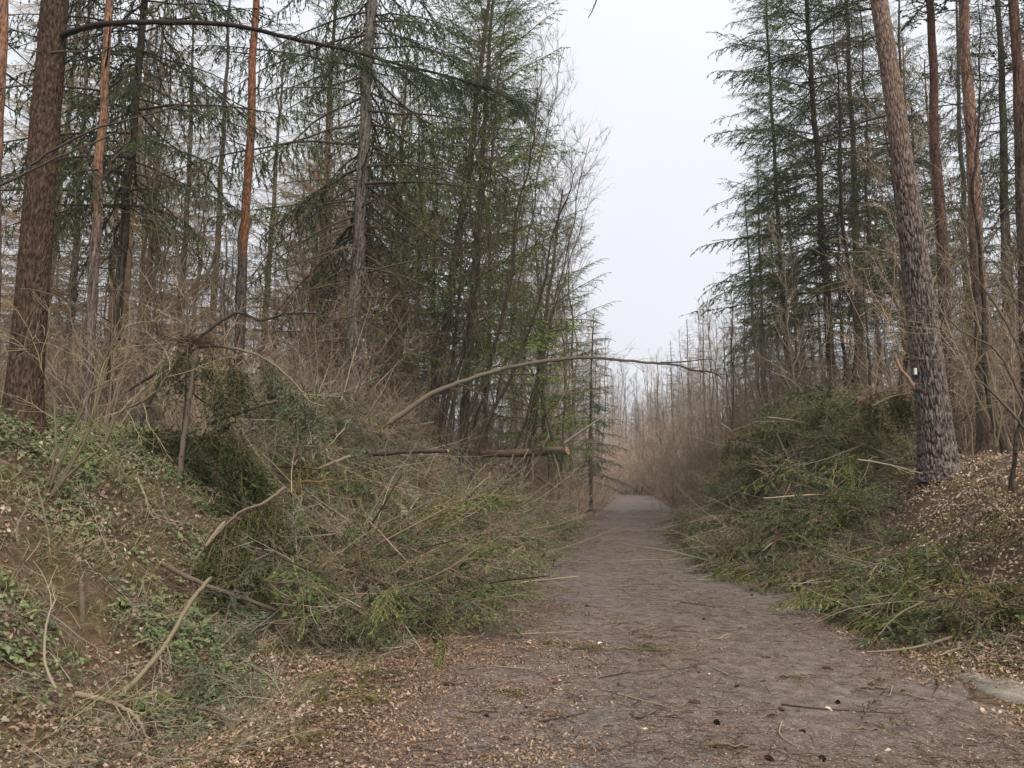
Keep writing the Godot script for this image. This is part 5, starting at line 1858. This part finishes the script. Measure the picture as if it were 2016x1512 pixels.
func make_front_shrubs() -> void:
	var d := -lies(88, 990).z
	front_shrub("hazel_shrub", "pale many-stemmed leafless shrub in front of the thick left trunk", [[[86, 994], [120, 950], [150, 900], [178, 840], [200, 760], [215, 700], [245, 640]], [[88, 992], [140, 930], [200, 880], [235, 815], [300, 778, -0.3], [350, 700, -0.4]], [[84, 994], [130, 880], [165, 800], [196, 725], [232, 655]], [[90, 992], [168, 856], [185, 800], [206, 715, 0.3], [270, 640, 0.4]], [[84, 990], [110, 880], [100, 770], [60, 700, -0.3], [20, 660, -0.4]]], d, 0.015, Color(0.20, 0.165, 0.10), 8, 0.7)
	d = -lies(100, 1082).z
	branch("dry_stalk", "short slanting bare stem on the green patch of the left bank", "stalk", at_depth([[101, 1088], [92, 1040], [84, 1000], [73, 955]], d), 0.012, 0.007, Color(0.24, 0.21, 0.13), Color(0.26, 0.22, 0.14), 2)
	branch("dry_stalk", "curved bare stem at the left edge by the green patch", "stalk", at_depth([[42, 1106], [33, 1060], [36, 1030], [54, 1000]], d - 0.3), 0.011, 0.007, PALE, PALE, 1)
	branch("dry_stalk", "thin curved stem rising from the bare soil at lower left", "stalk", on_ground([[108, 1352], [88, 1300], [90, 1240], [100, 1200], [110, 1180]], 0.25), 0.009, 0.006, PALE, PALE, 2)
	branch("dry_stalk", "knobbly pale stick lying on the left bank", "stalk", on_ground([[270, 942], [285, 975], [295, 1010], [312, 1022]], 0.06), 0.018, 0.012, PALE, PALE, 2)
	for q in [[104, 926, 945, "cut hazel stub with a pale top above the green patch"], [205, 963, 985, "small pale cut stub in the leaves of the left bank"], [160, 1150, 1235, "broken brown stub in the lower left bank"], [205, 1055, 1085, "dark rotten stub on the left bank"], [322, 990, 1025, "brown stub beside the knobbly pale stick"]]:
		var dd := -lies(q[0], q[2]).z
		branch("cut_stub", q[3], "stub", at_depth([[q[0] + 3, q[2]], [q[0] + 1, (q[1] + q[2]) * 0.5], [q[0], q[1]]], dd), 0.024, 0.02, Color(0.2, 0.15, 0.10), Color(0.22, 0.17, 0.12), 0, false, q[1] < 970)
	# stems that lean in at the right edge
	front_shrub("bare_shrub", "dark leafless shrub leaning in at the right edge of the photo", [[[2030, 860], [1990, 810], [1945, 765], [1915, 735], [1910, 690]], [[2040, 850], [2000, 760], [1960, 690], [1890, 650], [1840, 600]], [[2040, 840], [2010, 700], [1960, 600], [1900, 520]]], 9.0, 0.02, Color(0.15, 0.115, 0.08), 9, 0.8)
	front_shrub("bare_shrub", "thin leafless shrub standing before the thick leaning pine", [[[1960, 880], [1955, 820], [1940, 740], [1900, 690], [1850, 640]], [[1962, 880], [1975, 800], [1990, 700], [1985, 560]], [[1915, 905], [1912, 840], [1900, 780], [1930, 700]]], 10.0, 0.014, Color(0.22, 0.18, 0.11), 8, 0.7)
	front_shrub("bare_shrub", "slender leafless sapling right of the hanging spruce boughs", [[[675, 940], [690, 860], [705, 780], [716, 690], [728, 600]], [[560, 900], [575, 780], [590, 680], [600, 560]]], 11.0, 0.014, Color(0.13, 0.10, 0.075), 12, 0.9)
	front_shrub("bare_shrub", "crooked leafless sapling between the thick left trunk and the orange pine", [[[118, 850], [135, 700], [140, 560], [180, 400], [230, 300]], [[300, 860], [285, 700], [320, 540], [300, 380], [340, 250]], [[360, 850], [370, 640], [350, 450], [420, 300]]], 10.0, 0.014, Color(0.12, 0.095, 0.07), 8, 1.0)


# ---------------------------------------------------------------- small things on the track

func make_cones() -> void:
	var w := Mesher.new()
	# scales in a spiral round a spindle
	for i in 90:
		var t := i / 89.0
		var a := i * 2.39996
		var r := 0.017 * sin(PI * (0.12 + 0.8 * pow(t, 0.8))) + 0.002
		var c := Vector3(t * 0.075 - 0.0375, cos(a) * r, sin(a) * r)
		var out := Vector3(0.35, cos(a), sin(a)).normalized()
		var side := out.cross(Vector3.RIGHT).normalized() * 0.0062
		var back := Vector3(-0.009, 0, 0)
		var col := Color(0.075, 0.045, 0.032) if i % 3 else Color(0.115, 0.07, 0.048)
		w.tri(c + back - side, c + out * 0.006 + Vector3(0.004, 0, 0), c + back + side, col)
		w.tri(c - side * 0.8 + back, c + back + side * 0.8, c - out * 0.006, Color(0.05, 0.03, 0.02))
	var core := PackedVector3Array()
	var rad := PackedFloat32Array()
	for i in 9:
		var t := i / 8.0
		core.push_back(Vector3(t * 0.078 - 0.039, 0, 0))
		rad.push_back(0.015 * sin(PI * (0.06 + 0.88 * pow(t, 0.8))) + 0.001)
	w.tube(core, rad, 9, Color(0.055, 0.033, 0.022), Color(0.055, 0.033, 0.022))
	var body := w.mesh(M.leaf)
	var first: Node3D = null
	for q in [[605, 540], [792, 548], [515, 617], [575, 632], [835, 637], [855, 650], [1020, 600], [1105, 637], [1285, 622], [1255, 645], [1455, 600], [1620, 650], [450, 712], [675, 742], [1035, 508], [1425, 497], [1240, 462], [1165, 370], [1195, 270], [930, 490], [815, 483], [280, 545], [1650, 565], [145, 680], [395, 645], [765, 675], [1090, 665], [1410, 775], [1250, 775], [1580, 778], [935, 298], [810, 265], [1230, 535], [520, 580], [205, 597], [700, 305], [1050, 345], [880, 400], [1350, 690], [1150, 555]]:
		var p := lies(700 + q[0] * 0.6528, 1000 + q[1] * 0.6528)
		var o: Node3D
		if first == null:
			o = MeshInstance3D.new()
			o.mesh = body
			first = o
		else:
			o = first.duplicate()
		o.name = numbered("spruce_cone")
		add_child(o)
		tag(o, "small dark brown cone lying on the track", "cone", "cones lying on the track")
		o.position = p + Vector3(0, 0.030, 0)
		var s := rng.randf_range(0.6, 1.3)
		o.scale = Vector3(s, s * 0.85, s * 0.85) * 0.88
		o.rotation = Vector3(rng.randf() * TAU, rng.randf() * TAU, 0)


func make_track_things() -> void:
	make_cones()
	# pale flakes of wood
	var w := Mesher.new()
	leaf_into(w, Vector3(-0.03, 0, 0), Basis(), 0.06, 0.016, 0.9, Color(0.55, 0.46, 0.36))
	var chip := w.mesh(M.leaf)
	for q in [[740, 418], [1100, 437], [1070, 512], [1505, 632], [1610, 755], [1425, 620], [325, 345], [365, 325], [540, 345], [390, 372], [300, 372], [345, 350], [1860, 717], [1690, 437], [870, 685], [230, 690], [620, 520], [1540, 470], [1290, 300], [1000, 260], [60, 470], [130, 460], [320, 470], [395, 405]]:
		var p := lies(700 + q[0] * 0.6528, 1000 + q[1] * 0.6528)
		var o := MeshInstance3D.new()
		o.mesh = chip
		o.name = numbered("wood_chip")
		add_child(o)
		tag(o, "pale flake of wood lying on the track", "wood chip", "pale wood flakes on the track")
		o.position = p + Vector3(0, 0.03, 0)
		o.rotation = Vector3(rng.randf_range(-0.2, 0.2), rng.randf() * TAU, rng.randf_range(-0.2, 0.2))
		o.scale = Vector3.ONE * rng.randf_range(0.7, 1.5)
	# single twigs
	for q in [[[1216, 1374], [1260, 1385], [1322, 1402]], [[1155, 1300], [1185, 1318]], [[975, 1318], [1045, 1324]], [[1060, 1430], [1110, 1420], [1152, 1412]], [[800, 1478], [840, 1486], [888, 1496]], [[1540, 1395], [1620, 1404], [1778, 1414]], [[1245, 1420], [1268, 1420], [1310, 1400]], [[1540, 1430], [1536, 1455], [1570, 1482]], [[1320, 1246], [1375, 1250]], [[1000, 1256], [1100, 1250], [1186, 1248]], [[1180, 1342], [1245, 1330], [1300, 1325]], [[1790, 1375], [1850, 1392]], [[1848, 1355], [1840, 1372]], [[1758, 1358], [1752, 1378]], [[1245, 1475], [1260, 1470], [1290, 1465]], [[1400, 1320], [1440, 1338]], [[1340, 1190], [1410, 1200]], [[1150, 1230], [1180, 1240]], [[880, 1280], [960, 1295]], [[1380, 1265], [1440, 1262]]]:
		var pts := []
		for z in q:
			pts.append(lies(z[0], z[1], 0.012) + Vector3(0, 0.028, 0))
		var dark := rng.randf() < 0.65
		branch("fallen_twig", "thin broken twig lying on the track", "twig", pts, rng.randf_range(0.004, 0.007), 0.003, Color(0.07, 0.05, 0.04) if dark else PALE, Color(0.09, 0.065, 0.05) if dark else PALE, 1, false, false, "single twigs on the track", 0.1)
	# green sprigs
	for q in [[1080, 1278, 5, "flat band of green sprigs across the middle of the track"], [1130, 1282, 4, "green sprig at the left of the flat green band"], [1215, 1284, 5, "green sprig at the right of the flat green band"], [1272, 1285, 2, "tiny green sprig right of the flat green band"], [1535, 1338, 4, "pale green sprig on the right half of the track"], [975, 1366, 3, "bright green tuft on the left half of the track"], [1205, 1232, 3, "small green sprig above the flat green band"], [1325, 1238, 2, "dark green sprig high on the track"], [925, 1408, 2, "bright green tuft with a brown leaf near the bottom"], [1690, 1362, 3, "dark green sprig low on the right of the track"], [1520, 1198, 4, "twiggy green sprig by the right edge of the track"], [1240, 1260, 3, "flat green sprig just above the green band"], [1680, 1445, 2, "dark little sprig near the lower right"], [1400, 1478, 2, "tiny bright green sprig at the bottom of the track"]]:
		var p := lies(q[0], q[1], 0.01) + Vector3(0, 0.03, 0)
		var o := thing("spruce_sprig", q[3], "sprig", p)
		var run := [p, p + Vector3(0.12, 0.01, 0.03), p + Vector3(0.22, 0, 0.0)]
		clothe(o, run, "near_green", q[2] * 2, Vector2(0.18, 0.32), 0.05, 1.0, Color(1.1, 1.0, 0.85), true)
		stem_for(o, run)
